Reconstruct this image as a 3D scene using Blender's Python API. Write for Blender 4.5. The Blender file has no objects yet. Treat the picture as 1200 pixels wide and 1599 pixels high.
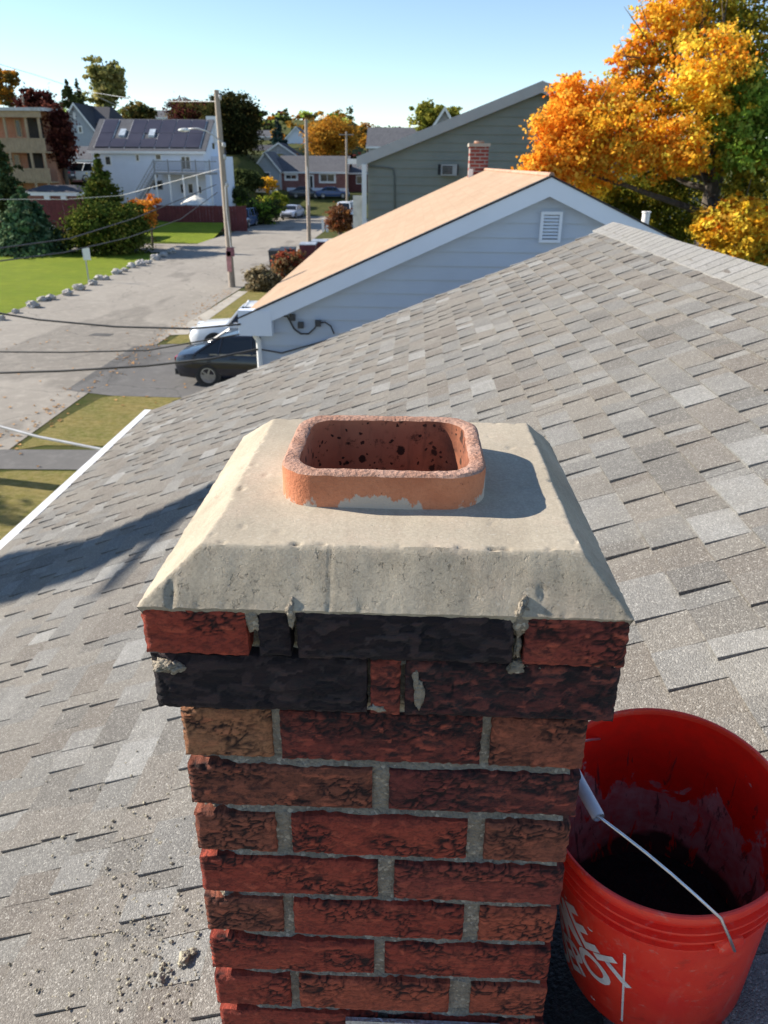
import bpy, bmesh, math, random
import numpy as np
from mathutils import Vector, Matrix, noise
random.seed(7); RNG = np.random.default_rng(7)
SC = bpy.context.scene; COL = SC.collection
# ------------------------------------------------------------------ camera, sky, sun, exposure
PITCH, ROLL, YAW, FOC = 24.7, 0.45, 2.0, 1185.0
rad = math.radians
CAM_M = Matrix.Rotation(rad(YAW), 4, 'Z') @ Matrix.Rotation(rad(90 - PITCH), 4, 'X') @ Matrix.Rotation(rad(ROLL), 4, 'Z')
CAM = Vector((0, 0, 6.0))
cam_d = bpy.data.cameras.new('camera'); cam = bpy.data.objects.new('camera', cam_d); COL.objects.link(cam)
cam.matrix_world = Matrix.Translation(CAM) @ CAM_M
cam_d.sensor_fit = 'HORIZONTAL'; cam_d.sensor_width = 36; cam_d.lens = 36 * FOC / 1200
cam_d.clip_start = 0.02; cam_d.clip_end = 3000
cam_d.dof.use_dof = True; cam_d.dof.focus_distance = 0.82; cam_d.dof.aperture_fstop = 19
SC.camera = cam
SUN_EL, SUN_AZ = rad(29.5), rad(282.2)
world = bpy.data.worlds.new('World'); SC.world = world; world.use_nodes = True
wn = world.node_tree; bg = wn.nodes['Background']
sky = wn.nodes.new('ShaderNodeTexSky'); sky.sky_type = 'NISHITA'; sky.sun_disc = False
sky.sun_elevation = SUN_EL; sky.sun_rotation = SUN_AZ; sky.air_density = 1.0; sky.altitude = 1400; sky.dust_density = 0.0; sky.ozone_density = 1.8
wn.links.new(sky.outputs[0], bg.inputs[0]); bg.inputs[1].default_value = 0.098
sun_d = bpy.data.lights.new('sun', 'SUN'); sun_d.energy = 4.8; sun_d.angle = rad(0.53); sun_d.color = (1.0, 0.92, 0.80)
sun = bpy.data.objects.new('sun', sun_d); COL.objects.link(sun)
SUN_L = Vector((-math.cos(SUN_EL) * math.sin(SUN_AZ), -math.cos(SUN_EL) * math.cos(SUN_AZ), -math.sin(SUN_EL)))   # travel direction of light
sun.rotation_euler = SUN_L.to_track_quat('-Z', 'Y').to_euler(); sun.location = (-30, 10, 30)
SC.view_settings.view_transform = 'Standard'; SC.view_settings.look = 'None'
SC.view_settings.exposure = 1.0; SC.view_settings.gamma = 1.0; SC.view_settings.use_curve_mapping = False

# ------------------------------------------------------------------ survey helpers: sight lines measured on the photograph -> places in the world
def ray(x, y): return CAM_M.to_3x3() @ Vector(((x - 600) / FOC, -(y - 799.5) / FOC, -1))
def at_y(x, y, Y): d = ray(x, y); return CAM + d * ((Y - CAM.y) / d.y)
def at_x(x, y, X): d = ray(x, y); return CAM + d * ((X - CAM.x) / d.x)
def at_z(x, y, Z=0.0): d = ray(x, y); return CAM + d * ((Z - CAM.z) / d.z)
def proj(p):
    q = CAM_M.to_3x3().transposed() @ (Vector(p) - CAM)
    return (600 + FOC * q.x / -q.z, 799.5 - FOC * q.y / -q.z, -q.z)
def rgb(r, g, b):
    f = lambda c: (c / 255 / 12.92) if c <= 10 else ((c / 255 + .055) / 1.055) ** 2.4
    return (f(r), f(g), f(b))
def ss(a, b, x):
    t = min(1, max(0, (x - a) / (b - a))); return t * t * (3 - 2 * t)
def ground(x, y):
    h = 2.0 * ss(97, 118, y) + 13 * ss(135, 320, y)
    return h + ss(-19, -24, x) * (1.7 * ss(68, 80, y) + 3.4 * ss(85, 115, y))

# ------------------------------------------------------------------ material helpers
MATS = {}
class NT:
    def __init__(s, name):
        s.m = bpy.data.materials.new(name); s.m.use_nodes = True; s.t = s.m.node_tree
        s.b = s.t.nodes['Principled BSDF']; s.out = s.t.nodes['Material Output']; MATS[name] = s.m
        s._pos = None
    def n(s, typ, **kw):
        nd = s.t.nodes.new(typ)
        for k, v in kw.items():
            if k.startswith('i_'):
                key = k[2:]; key = int(key) if key.isdigit() else key.replace('_', ' ')
                s.set(nd.inputs[key], v)
            else: setattr(nd, k, v)
        return nd
    def set(s, sock, v):
        if isinstance(v, bpy.types.NodeSocket): s.t.links.new(v, sock)
        else: sock.default_value = v
    def pos(s, scale=(1, 1, 1)):
        if s._pos is None: s._pos = s.n('ShaderNodeNewGeometry').outputs['Position']
        if tuple(scale) == (1, 1, 1): return s._pos
        return s.n('ShaderNodeVectorMath', operation='MULTIPLY', i_0=s._pos, i_1=scale).outputs[0]
    def noise(s, scale=5, detail=4, rough=.55, vec=None, dist=0):
        return s.n('ShaderNodeTexNoise', i_Vector=vec or s.pos(), i_Scale=scale, i_Detail=detail, i_Roughness=rough, i_Distortion=dist).outputs['Fac']
    def voro(s, scale, feature='F1', vec=None, out='Distance', rnd=1.0):
        return s.n('ShaderNodeTexVoronoi', feature=feature, i_Vector=vec or s.pos(), i_Scale=scale, i_Randomness=rnd).outputs[out]
    def ramp(s, fac, a, b, lo=0.0, hi=1.0):
        return s.n('ShaderNodeMapRange', i_0=fac, i_1=a, i_2=b, i_3=lo, i_4=hi).outputs[0]
    def mix(s, fac, a, b, mode='MIX'):
        nd = s.n('ShaderNodeMix', data_type='RGBA', blend_type=mode)
        f = lambda v: v if isinstance(v, bpy.types.NodeSocket) else (*v[:3], 1)
        s.set(nd.inputs[0], fac); s.set(nd.inputs[6], f(a)); s.set(nd.inputs[7], f(b)); return nd.outputs[2]
    def math(s, op, a, b=0.0):
        return s.n('ShaderNodeMath', operation=op, i_0=a, i_1=b).outputs[0]
    def bump(s, h, dist=.002, strength=1.0, normal=None):
        kw = dict(i_Height=h, i_Distance=dist, i_Strength=strength)
        if normal is not None: kw['i_Normal'] = normal
        return s.n('ShaderNodeBump', **kw).outputs[0]
    def fin(s, color=None, rough=.7, metal=0.0, normal=None, spec=None, coat=None):
        if color is not None: s.set(s.b.inputs['Base Color'], color if isinstance(color, bpy.types.NodeSocket) else (*color[:3], 1))
        s.set(s.b.inputs['Roughness'], rough); s.set(s.b.inputs['Metallic'], metal)
        if normal is not None: s.set(s.b.inputs['Normal'], normal)
        if spec is not None: s.b.inputs['Specular IOR Level'].default_value = spec
        if coat is not None: s.b.inputs['Coat Weight'].default_value = coat
        return s.m
def plain(name, c, rough=.7, metal=0.0, var=.25, scale=3.0, fine=0, spec=None, coat=None, bump=0.0):
    if name in MATS: return MATS[name]
    k = NT(name)
    f = k.ramp(k.noise(scale, 5, .6), .3, .7)
    col = k.mix(f, [x * (1 - var) for x in c], [min(1, x * (1 + var)) for x in c])
    if fine:
        f2 = k.ramp(k.noise(fine, 3, .6), .35, .65)
        col = k.mix(f2, col, k.mix(.5, col, [x * .55 for x in c]))
    nrm = k.bump(k.noise(fine or scale * 6, 3), .01, bump) if bump else None
    return k.fin(col, rough, metal, nrm, spec, coat)

# ------------------------------------------------------------------ mesh helpers
class MB:
    def __init__(s): s.v = []; s.f = []; s.mi = []; s.cur = 0
    def add(s, vs, fs):
        o = len(s.v); s.v += [tuple(p) for p in vs]; s.f += [[i + o for i in f] for f in fs]; s.mi += [s.cur] * len(fs); return s
    def box(s, a, b):
        x0, y0, z0 = a; x1, y1, z1 = b
        return s.add([(x0,y0,z0),(x1,y0,z0),(x1,y1,z0),(x0,y1,z0),(x0,y0,z1),(x1,y0,z1),(x1,y1,z1),(x0,y1,z1)],
                     [(3,2,1,0),(4,5,6,7),(0,1,5,4),(1,2,6,5),(2,3,7,6),(3,0,4,7)])
    def hexa(s, p):   # 8 points, bottom ring then top ring
        return s.add(p, [(3,2,1,0),(4,5,6,7),(0,1,5,4),(1,2,6,5),(2,3,7,6),(3,0,4,7)])
    def prism(s, pts, off):   # polygon extruded by vector off
        n = len(pts); off = Vector(off); P = [Vector(p) for p in pts]
        return s.add(P + [p + off for p in P], [list(range(n))[::-1], list(range(n, 2*n))] + [(i, (i+1) % n, n + (i+1) % n, n + i) for i in range(n)])
    def tube(s, pts, r, n=8, cap=True):
        P = [Vector(p) for p in pts]; R = r if isinstance(r, (list, tuple)) else [r] * len(P)
        vs = []; up = None
        for i, p in enumerate(P):
            d = (P[min(i+1, len(P)-1)] - P[max(i-1, 0)]).normalized()
            if up is None: up = Vector((0,0,1)) if abs(d.z) < .9 else Vector((1,0,0))
            a = d.cross(up).normalized(); b = a.cross(d).normalized(); up = b
            for k in range(n):
                t = 2 * math.pi * k / n; vs.append(p + (a * math.cos(t) + b * math.sin(t)) * R[i])
        fs = [(i*n+k, i*n+(k+1) % n, (i+1)*n+(k+1) % n, (i+1)*n+k) for i in range(len(P)-1) for k in range(n)]
        if cap: fs += [list(range(n))[::-1], [(len(P)-1)*n+k for k in range(n)]]
        return s.add(vs, fs)
    def lathe(s, prof, n=32, M=Matrix(), closed=False):
        vs = [M @ Vector((r*math.cos(2*math.pi*k/n), r*math.sin(2*math.pi*k/n), z)) for r, z in prof for k in range(n)]
        m = len(prof); rng = range(m if closed else m-1)
        return s.add(vs, [(i*n+k, i*n+(k+1) % n, ((i+1) % m)*n+(k+1) % n, ((i+1) % m)*n+k) for i in rng for k in range(n)])
    def build(s, name, m, parent=None, smooth=False, loc=None):
        me = bpy.data.meshes.new(name); me.from_pydata(s.v, [], s.f)
        for mm in (m if isinstance(m, (list, tuple)) else [m]): me.materials.append(mm)
        if any(s.mi): me.polygons.foreach_set('material_index', s.mi)
        if smooth: me.polygons.foreach_set('use_smooth', [True] * len(me.polygons))
        me.update()
        o = bpy.data.objects.new(name, me); COL.objects.link(o)
        if smooth == 'auto': me.set_sharp_from_angle(angle=rad(38))
        if loc is not None: o.location = loc
        if parent is not None: attach(o, parent)
        return o
def attach(o, parent):
    o.parent = parent; o.matrix_parent_inverse = WM(parent).inverted()
def WM(o):
    m = Matrix.LocRotScale(o.location, o.rotation_euler, o.scale)
    return (WM(o.parent) @ o.matrix_parent_inverse @ m) if o.parent else m
def tag(o, label=None, cat=None, group=None, kind=None):
    if label: o['label'] = label
    if cat: o['category'] = cat
    if group: o['group'] = group
    if kind: o['kind'] = kind
    return o
def empty(name, loc, label, cat, group=None, rz=0):
    o = bpy.data.objects.new(name, None); COL.objects.link(o); o.location = loc; o.rotation_euler = (0, 0, rz); o.empty_display_size = .2
    return tag(o, label, cat, group)
def copy_tree(o, parent=None):
    c = o.copy(); COL.objects.link(c)
    if parent is not None: c.parent = parent
    for ch in list(o.children): copy_tree(ch, c)
    return c

# ------------------------------------------------------------------ foliage
def leaf_mat(name, trans=.42):
    k = NT(name)
    a = k.n('ShaderNodeVertexColor', layer_name='tint').outputs['Color']
    d = k.n('ShaderNodeBsdfDiffuse', i_Color=a).outputs[0]; t = k.n('ShaderNodeBsdfTranslucent', i_Color=a).outputs[0]
    mx = k.n('ShaderNodeMixShader', i_0=trans, i_1=d, i_2=t).outputs[0]
    k.t.links.new(mx, k.out.inputs[0]); return k.m
def crown(name, blobs, size, m, parent, per=38, spread=.16, elong=1.0, droop=0.0, rag=1.0):
    """blobs: (centre, (rx,ry,rz), leaf count, [colours]); leaves sit in small sprays over each lobe."""
    V = []; C = []
    for c, r, n, cols in blobs:
        k = max(2, int(n / per)); r = np.array(r, float)
        d = RNG.normal(size=(k, 3)); d /= np.linalg.norm(d, axis=1)[:, None]
        rr = RNG.uniform(.35, 1.0, (k, 1)) ** .6
        f = RNG.uniform(0, 6.28, (3, 3)); lump = 1 + rag * (.22 * np.sin(d @ RNG.normal(size=3) * 4 + f[0, 0]) + .16 * np.sin(d @ RNG.normal(size=3) * 7 + f[1, 1]))
        rr = rr * lump[:, None] * np.where(RNG.uniform(size=(k, 1)) < .14 * rag, RNG.uniform(1.05, 1.3, (k, 1)), 1)
        cen = np.array(c) + d * rr * r
        cc = np.array([cols[i] for i in RNG.integers(0, len(cols), k)]) * RNG.uniform(.75, 1.25, (k, 1))
        idx = RNG.integers(0, k, n)
        ax = RNG.normal(size=(k, 3)) * np.array([1, 1, .35]); ax /= np.linalg.norm(ax, axis=1)[:, None]
        P = cen[idx] + (RNG.normal(size=(n, 3)) * np.array([1, 1, .6]) + ax[idx] * RNG.normal(size=(n, 1)) * 1.3) * (r.mean() * spread)
        nr = RNG.normal(size=(n, 3)) * .8 + d[idx] * .7 + np.array([0, 0, .35]); nr /= np.linalg.norm(nr, axis=1)[:, None]
        t = RNG.normal(size=(n, 3)); t[:, 2] -= droop; t -= nr * (t * nr).sum(1)[:, None]; t /= np.linalg.norm(t, axis=1)[:, None] + 1e-9
        b = np.cross(nr, t); s = size * RNG.uniform(.6, 1.3, (n, 1))
        q = np.stack([P - t * s * .5 * elong, P + b * s * .42 + nr * s * .12, P + t * s * .55 * elong, P - b * s * .42 + nr * s * .12], 1)
        V.append(q.reshape(-1, 3)); C.append(np.repeat(np.clip(cc[idx] * RNG.uniform(.75, 1.25, (n, 1)), 0, 1), 4, 0))
    V = np.concatenate(V); C = np.concatenate(C); n = len(V) // 4
    me = bpy.data.meshes.new(name); me.vertices.add(n * 4); me.vertices.foreach_set('co', V.ravel())
    me.loops.add(n * 4); me.loops.foreach_set('vertex_index', np.arange(n * 4, dtype=np.int32))
    me.polygons.add(n); me.polygons.foreach_set('loop_start', np.arange(0, n * 4, 4, dtype=np.int32)); me.polygons.foreach_set('loop_total', np.full(n, 4, dtype=np.int32))
    me.update(); at = me.color_attributes.new('tint', 'FLOAT_COLOR', 'CORNER')
    at.data.foreach_set('color', np.concatenate([C, np.ones((n * 4, 1))], 1).astype(np.float32).ravel())
    me.materials.append(m); o = bpy.data.objects.new(name, me); COL.objects.link(o)
    if parent is not None: attach(o, parent)
    return o
LEAF = leaf_mat('leaf'); NEEDLE = leaf_mat('needle', .12)
def bark():
    k = NT('bark'); v = k.pos((1, 1, .25)); f = k.noise(14, 5, .65, v)
    return k.fin(k.mix(k.ramp(f, .3, .7), (.045, .035, .028), (.17, .14, .11)), .9, normal=k.bump(f, .03, .8))
BARK = bark()
def wander(a, b, n=5, j=.12):
    a, b = Vector(a), Vector(b); L = (b - a).length
    return [a] + [a.lerp(b, i / n) + Vector((random.uniform(-j, j), random.uniform(-j, j), random.uniform(-j, j))) * L * .25 for i in range(1, n)] + [b]
# ================================================================== SETTING: ground, street, lawns
def grass_mat(name, c1, c2, c3, sc=.6):
    k = NT(name); a = k.ramp(k.noise(sc, 6, .65), .35, .65); b = k.ramp(k.noise(sc * 9, 4, .7), .35, .7)
    f = k.noise(60, 3, .7, k.pos((1, 1, .2)))
    d_ = k.ramp(k.noise(sc * 3.2, 6, .75, k.pos((1, 2.2, 1))), .38, .66); col = k.mix(b, k.mix(a, c1, c2), c3); col = k.mix(k.math('MULTIPLY', d_, .5), col, [x * .5 for x in c1]); col = k.mix(k.ramp(f, .3, .7), k.mix(.55, col, (.01, .012, .004)), col)  # dark streaks put shading into the grass colour
    return k.fin(col, .95, normal=k.bump(f, .05, .9), spec=.1)
GRASS = grass_mat('meadow_grass', (.07, .10, .02), (.12, .14, .03), (.17, .15, .06), .25)
LAWN = grass_mat('green_lawn', (.26, .37, .022), (.37, .45, .03), (.29, .34, .05), .35)
DRY = grass_mat('dry_lawn', (.22, .24, .045), (.42, .32, .10), (.50, .40, .18), .9)
def asphalt(name, c1, c2, crack=True, patch=(.5, .5, .5)):
    k = NT(name)
    a = k.ramp(k.noise(.35, 6, .65, k.pos((1, .45, 1)), .6), .3, .7); col = k.mix(a, c1, c2)
    p = k.ramp(k.noise(.13, 3, .6, k.pos((1.6, .5, 1))), .54, .56); col = k.mix(k.math('MULTIPLY', p, .55), col, [x * .62 for x in c1])
    s = k.ramp(k.noise(2.6, 6, .75), .5, .75); col = k.mix(k.math('MULTIPLY', s, .5), col, [min(1, x * 1.5) for x in c2])
    f = k.noise(80, 2, .7); col = k.mix(k.ramp(f, .3, .75), k.mix(.4, col, (.02, .02, .02)), col)
    if crack:
        w = k.n('ShaderNodeVectorMath', operation='ADD', i_0=k.pos(), i_1=k.n('ShaderNodeTexNoise', i_Vector=k.pos(), i_Scale=.8, i_Detail=5).outputs['Color']).outputs[0]
        e = k.ramp(k.voro(.28, 'DISTANCE_TO_EDGE', w), 0.0, .007, .55, 0); col = k.mix(e, col, (.03, .03, .032))
    return k.fin(col, .93, normal=k.bump(f, .01, .5), spec=.2)
ROAD = asphalt('worn_street_asphalt', (.325, .292, .25), (.42, .38, .325)); DRIVE = asphalt('driveway_asphalt', (.15, .145, .14), (.20, .19, .18))
CONC = plain('pale_concrete', (.42, .38, .32), .9, var=.2, scale=1.5, fine=30)
def sheet(name, pts, z, m, kind='structure', n=1):
    mb = MB()
    P = [(x, y, ground(x, y) + z) for x, y in pts]
    mb.add(P, [list(range(len(P)))]); o = mb.build(name, m); return tag(o, kind=kind)
def terrain():
    xs = np.concatenate([np.arange(-420, -60, 18), np.arange(-60, 20, 2.0), np.arange(20, 420, 18)]); ys = np.concatenate([np.arange(-60, 40, 8), np.arange(40, 140, 2.5), np.arange(140, 700, 16)])
    V = [(x, y, ground(x, y)) for y in ys for x in xs]; w = len(xs)
    F = [(j*w+i, j*w+i+1, (j+1)*w+i+1, (j+1)*w+i) for j in range(len(ys)-1) for i in range(w-1)]
    return tag(MB().add(V, F).build('ground', GRASS, smooth=True), kind='structure')
terrain()
def strip(name, xa, xb, y0, y1, z, m, step=3, wob=0.0):
    ys = np.arange(y0, y1 + .01, step); V = []
    for y in ys:
        a, b = xa(y), xb(y); V += [(a + random.uniform(-wob, wob), y, ground((a + b) / 2, y) + z), (b + random.uniform(-wob, wob), y, ground((a + b) / 2, y) + z)]
    return tag(MB().add(V, [(2*i, 2*i+1, 2*i+3, 2*i+2) for i in range(len(ys)-1)]).build(name, m), kind='structure')
ROAD_L = lambda y: -17.4 + .035 * max(0, y - 66)
ROAD_R = lambda y: -9.15 if y < 30 else -9.15 + .5 * ss(30, 60, y) - .012 * max(0, y - 70)
strip('street', ROAD_L, ROAD_R, -24, 101, .012, ROAD, wob=.06)
sheet('side_street', [(-60, 57.0), (-17.0, 57.2), (-17.0, 63.5), (-60, 63.0)], .008, ROAD)
strip('lawn', lambda y: -44, lambda y: -17.45 - .9 * ss(52, 56.8, y), 8, 56.8, .006, LAWN, 2.2, .12)
tag(strip('lawn', lambda y: -40, lambda y: -17.3, 64.2, 75, .006, LAWN, 2, .1), kind='structure')
sheet('lawn', [(-9.0, 15.9), (-8.45, 16.3), (-1.2, 16.5), (-1.2, 20.3), (-7.9, 20.7), (-8.6, 20.2), (-8.9, 18)], .010, DRY)
sheet('lawn', [(-9.0, 2), (-1.2, 2), (-1.2, 14.9), (-8.3, 14.7), (-9.0, 14.5)], .010, DRY)
sheet('lawn', [(-8.9, 27.2), (-5.2, 26.9), (-4.2, 41), (-8.4, 41), (-8.7, 33)], .010, DRY)
sheet('walkway', [(-9.3, 14.75), (-1.2, 15.0), (-1.2, 16.3), (-9.3, 15.95)], .014, DRIVE)
sheet('driveway', [(-9.9, 20.9), (-8.4, 20.4), (-2.4, 20.2), (-2.4, 26.7), (-5.4, 26.9), (-8.6, 27.1), (-9.9, 26.6)], .016, DRIVE)
sheet('pavement', [(-9.25, 28.6), (-8.55, 28.8), (-8.4, 39.5), (-8.9, 39.6)], .018, CONC)
sheet('pavement', [(-8.6, 55), (-6.8, 55.5), (-6.2, 70), (-7.9, 69.5)], .018, CONC)
sheet('driveway', [(-9.0, 82), (-1.5, 84), (-1.5, 97), (-9.4, 94)], .014, CONC)
sheet('driveway', [(-12.2, 28.3), (-11.4, 28.25), (-11.35, 28.7), (-12.1, 28.75)], .020, plain('manhole_iron', (.07, .065, .06), .8))
SC.objects['driveway.002'].name = 'manhole_cover'; tag(SC.objects['manhole_cover'], 'dark round edged iron cover set in the street asphalt', 'manhole cover'); SC.objects['manhole_cover'].pop('kind', None)

# ================================================================== OUR HOUSE: roof of laminated shingles
RS, RZ = .41, 4.725                       # roof z = RZ + RS*x
EX, RX, RY0, RY1 = -2.73, 1.88, -1.1, 7.62  # eave x, ridge x, gable ends
roof_z = lambda x: RZ + RS * x
rl = math.hypot(1, RS); e1 = Vector((1/rl, 0, RS/rl)); e2 = Vector((0, 1, 0)); en = Vector((-RS/rl, 0, 1/rl))
house = empty('house', (-.5, 3.5, 0), 'grey shingled low pitched roof in the foreground with a white eave edge', 'house')
def shingle_mat():
    k = NT('granule_shingle'); a = k.n('ShaderNodeVertexColor', layer_name='tint').outputs['Color']
    g = k.voro(330, 'F1', out='Color'); gv = k.n('ShaderNodeSeparateColor', i_0=g).outputs[0]
    g2 = k.noise(150, 3, .7); b = k.noise(5, 5, .65)
    col = k.mix(k.ramp(b, .25, .75), k.mix(.22, a, (.05, .045, .04)), a)
    col = k.mix(k.ramp(gv, 0, 1), k.mix(.34, col, (.04, .038, .035)), k.mix(.10, col, (.75, .72, .66)))
    col = k.mix(k.ramp(gv, .90, .95, 0, .42), col, (.55, .53, .48)); col = k.mix(k.ramp(g2, .62, .72, 0, .38), col, (.05, .045, .04))
    blt = k.ramp(k.noise(26, 6, .75), .35, .68, 0, .30); col = k.mix(blt, col, (.115, .108, .10))
    drt = k.ramp(k.noise(1.3, 5, .7), .5, .8, 0, .35); col = k.mix(drt, col, (.30, .27, .22))
    h = k.math('ADD', k.math('MULTIPLY', k.voro(330), -.9), k.noise(420, 2))
    return k.fin(col, .96, normal=k.bump(h, .0022, .85), spec=.12)
SHING = shingle_mat()
TONES = [(.222, .204, .180), (.200, .195, .185), (.255, .249, .236), (.180, .158, .137), (.318, .315, .303), (.212, .191, .168), (.160, .150, .138)]
TW = [.25, .24, .19, .12, .045, .14, .05]
def tint(me, c):
    at = me.color_attributes.new('tint', 'FLOAT_COLOR', 'CORNER'); at.data.foreach_set('color', np.tile(np.array([*c, 1], np.float32), len(me.loops)))
def wedge(w, t, L):   # local: x up the slope, y along the course, z out of the roof
    e = .0015
    return [(0, e, -.004), (L, e, -.004), (L, w - e, -.004), (0, w - e, -.004), (0, e, t), (L, e, .0012), (L, w - e, .0012), (0, w - e, t)]
BOXF = [(3,2,1,0),(4,5,6,7),(0,1,5,4),(1,2,6,5),(2,3,7,6),(3,0,4,7)]
EXPO = .1275
pieces = []
nc = int((RX - EX) * rl / EXPO) + 1
for i in range(nc):
    y = RY0 - random.uniform(0, .2); thick = random.random() < .5
    while y < RY1:
        w = random.choice([.07, .09, .11, .135, .16, .19, .22]) if thick else random.choice([.05, .07, .09, .11, .135, .16])
        w = min(w, RY1 + .0 - y) if y + w > RY1 - .05 else w
        tn = random.choices(range(7), TW)[0]
        if not thick and random.random() < .55: tn = random.choice([0, 3, 5, 6, 1])
        pieces.append((i, y, w, (.0118 if thick else .0042) + random.choice([0, .001]), tn)); y += w
        thick = not thick if random.random() < .82 else thick
def rp(u, y, h=0.0): return Vector((EX, 0, roof_z(EX))) + e1 * u + e2 * y + en * h
def hidden(p):
    x, y, z = proj(p)
    return not (-40 < x < 1240 and 0 < y < 1640) or z < 0 or (215 < x < 985 and 655 < y and not (x < 340 and y > 1120)) or (x > 890 and y > 1120) 
def score(pc):
    c = rp(pc[0] * EXPO + EXPO / 2, pc[1] + pc[2] / 2)
    if hidden(c): return 0
    d = (c - CAM); return pc[2] * abs(d.normalized().dot(en)) / d.length_squared
order = sorted(range(len(pieces)), key=lambda i: -score(pieces[i])); solo = set(order[:298])
cache = {}; rest = MB(); rest_c = []
RM = Matrix((e1, e2, en)).transposed().to_4x4()
for q, (i, y, w, t, tn) in enumerate(pieces):
    jit = random.uniform(-.0012, .0012); u = i * EXPO + random.uniform(-.002, .002); L = min(EXPO + .012, (RX - EX) * rl - i * EXPO)
    if L < .02: continue
    if q in solo:
        key = (round(w, 4), t, tn)
        if key not in cache:
            me = bpy.data.meshes.new('shingle'); me.from_pydata(wedge(w, t, L), [], BOXF); me.materials.append(SHING); tint(me, TONES[tn]); cache[key] = me
        o = bpy.data.objects.new('shingle', cache[key]); COL.objects.link(o)
        o.matrix_world = Matrix.Translation(rp(u, y, .002 + jit)) @ RM; o.parent = house; o.matrix_parent_inverse = WM(house).inverted()
    else:
        M = Matrix.Translation(rp(u, y, .002 + jit)) @ RM
        rest.add([M @ Vector(p) for p in wedge(w, t, L)], BOXF); rest_c += [TONES[tn]] * 24
o = rest.build('shingles', SHING, house); o['kind'] = 'stuff'
at = o.data.color_attributes.new('tint', 'FLOAT_COLOR', 'CORNER'); at.data.foreach_set('color', np.concatenate([np.array(rest_c, np.float32), np.ones((len(rest_c), 1), np.float32)], 1).ravel())
WHITE = plain('white_trim_paint', (.78, .78, .76), .5, var=.05, scale=2)
SIDE = plain('beige_house_wall', (.5, .47, .42), .8, var=.06)
FELT = plain('roof_deck_felt', (.14, .13, .125), .9, var=.15, fine=90)
mb = MB(); mb.hexa([rp(0, RY0, -.03), rp((RX-EX)*rl, RY0, -.03), rp((RX-EX)*rl, RY1, -.03), rp(0, RY1, -.03), rp(0, RY0, -.003), rp((RX-EX)*rl, RY0, -.003), rp((RX-EX)*rl, RY1, -.003), rp(0, RY1, -.003)]); mb.build('roof_deck', FELT, house)
zr = roof_z(RX)
k2 = MB(); k2.hexa([(RX, RY0, zr - .03), (6.9, RY0, zr - .03 - RS*4.9), (6.9, RY1, zr - .03 - RS*4.9), (RX, RY1, zr - .03), (RX, RY0, zr + .004), (6.9, RY0, zr + .004 - RS*4.9), (6.9, RY1, zr + .004 - RS*4.9), (RX, RY1, zr + .004)])
o = k2.build('far_roof_slope', SHING, house); tint(o.data, TONES[1]); o.name = 'roof_slope'
ez = roof_z(EX)
MB().box((EX - .075, RY0, ez - .11), (EX - .004, RY1 + .01, ez + .012)).build('eave_gutter', WHITE, house)
MB().box((EX - .003, RY0 + .02, ez - .16), (EX + .018, RY1 - .01, ez - .035)).build('fascia', WHITE, house)
mb = MB(); mb.hexa([(EX, RY1 - .03, ez - .17), (RX, RY1 - .03, zr - .17), (RX, RY1 - .004, zr - .17), (EX, RY1 - .004, ez - .17), (EX, RY1 - .03, ez - .032), (RX, RY1 - .03, zr - .032), (RX, RY1 - .004, zr - .032), (EX, RY1 - .004, ez - .032)]); mb.build('rake_board', WHITE, house)
mb = MB(); mb.prism([(-2.55, RY0 + .25, -.2), (6.5, RY0 + .25, -.2), (6.5, RY0 + .25, roof_z(-2.55) - .06), (RX, RY0 + .25, zr - .1), (-2.55, RY0 + .25, roof_z(-2.55) - .06)], (0, RY1 - RY0 - .5, 0)); mb.build('wall', SIDE, house)
# ridge caps: folded pieces lapped along the ridge
CAPT = [(.31, .305, .295), (.33, .325, .31), (.295, .29, .28), (.345, .34, .33)]
capm = []
for c in CAPT:
    mb = MB(); a, h = .185, .0; L = .30
    for (yy, hh) in ((0, .020), (L, .008)):
        pass
    V = []
    for yy, hh in ((0, .013), (L, .0085)):
        V += [(-a, yy, -RS*a + hh - .004), (0, yy, hh), (a, yy, -RS*a + hh - .004), (-a, yy, -RS*a + hh - .013), (0, yy, hh - .010), (a, yy, -RS*a + hh - .013)]
    F = [(0,1,7,6),(1,2,8,7),(3,9,10,4),(4,10,11,5),(0,3,4,1),(1,4,5,2),(6,7,10,9),(7,8,11,10),(0,6,9,3),(2,5,11,8)]
    me = bpy.data.meshes.new('ridge_cap'); me.from_pydata(V, [], F); me.materials.append(SHING); tint(me, c); capm.append(me)
y = RY0
while y < RY1 - .05:
    o = bpy.data.objects.new('ridge_cap', random.choice(capm)); COL.objects.link(o); o.location = (RX, y, zr + .006)
    o.rotation_euler = (0, 0, random.uniform(-.006, .006)); o.parent = house; o.matrix_parent_inverse = WM(house).inverted(); y += .145

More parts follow.
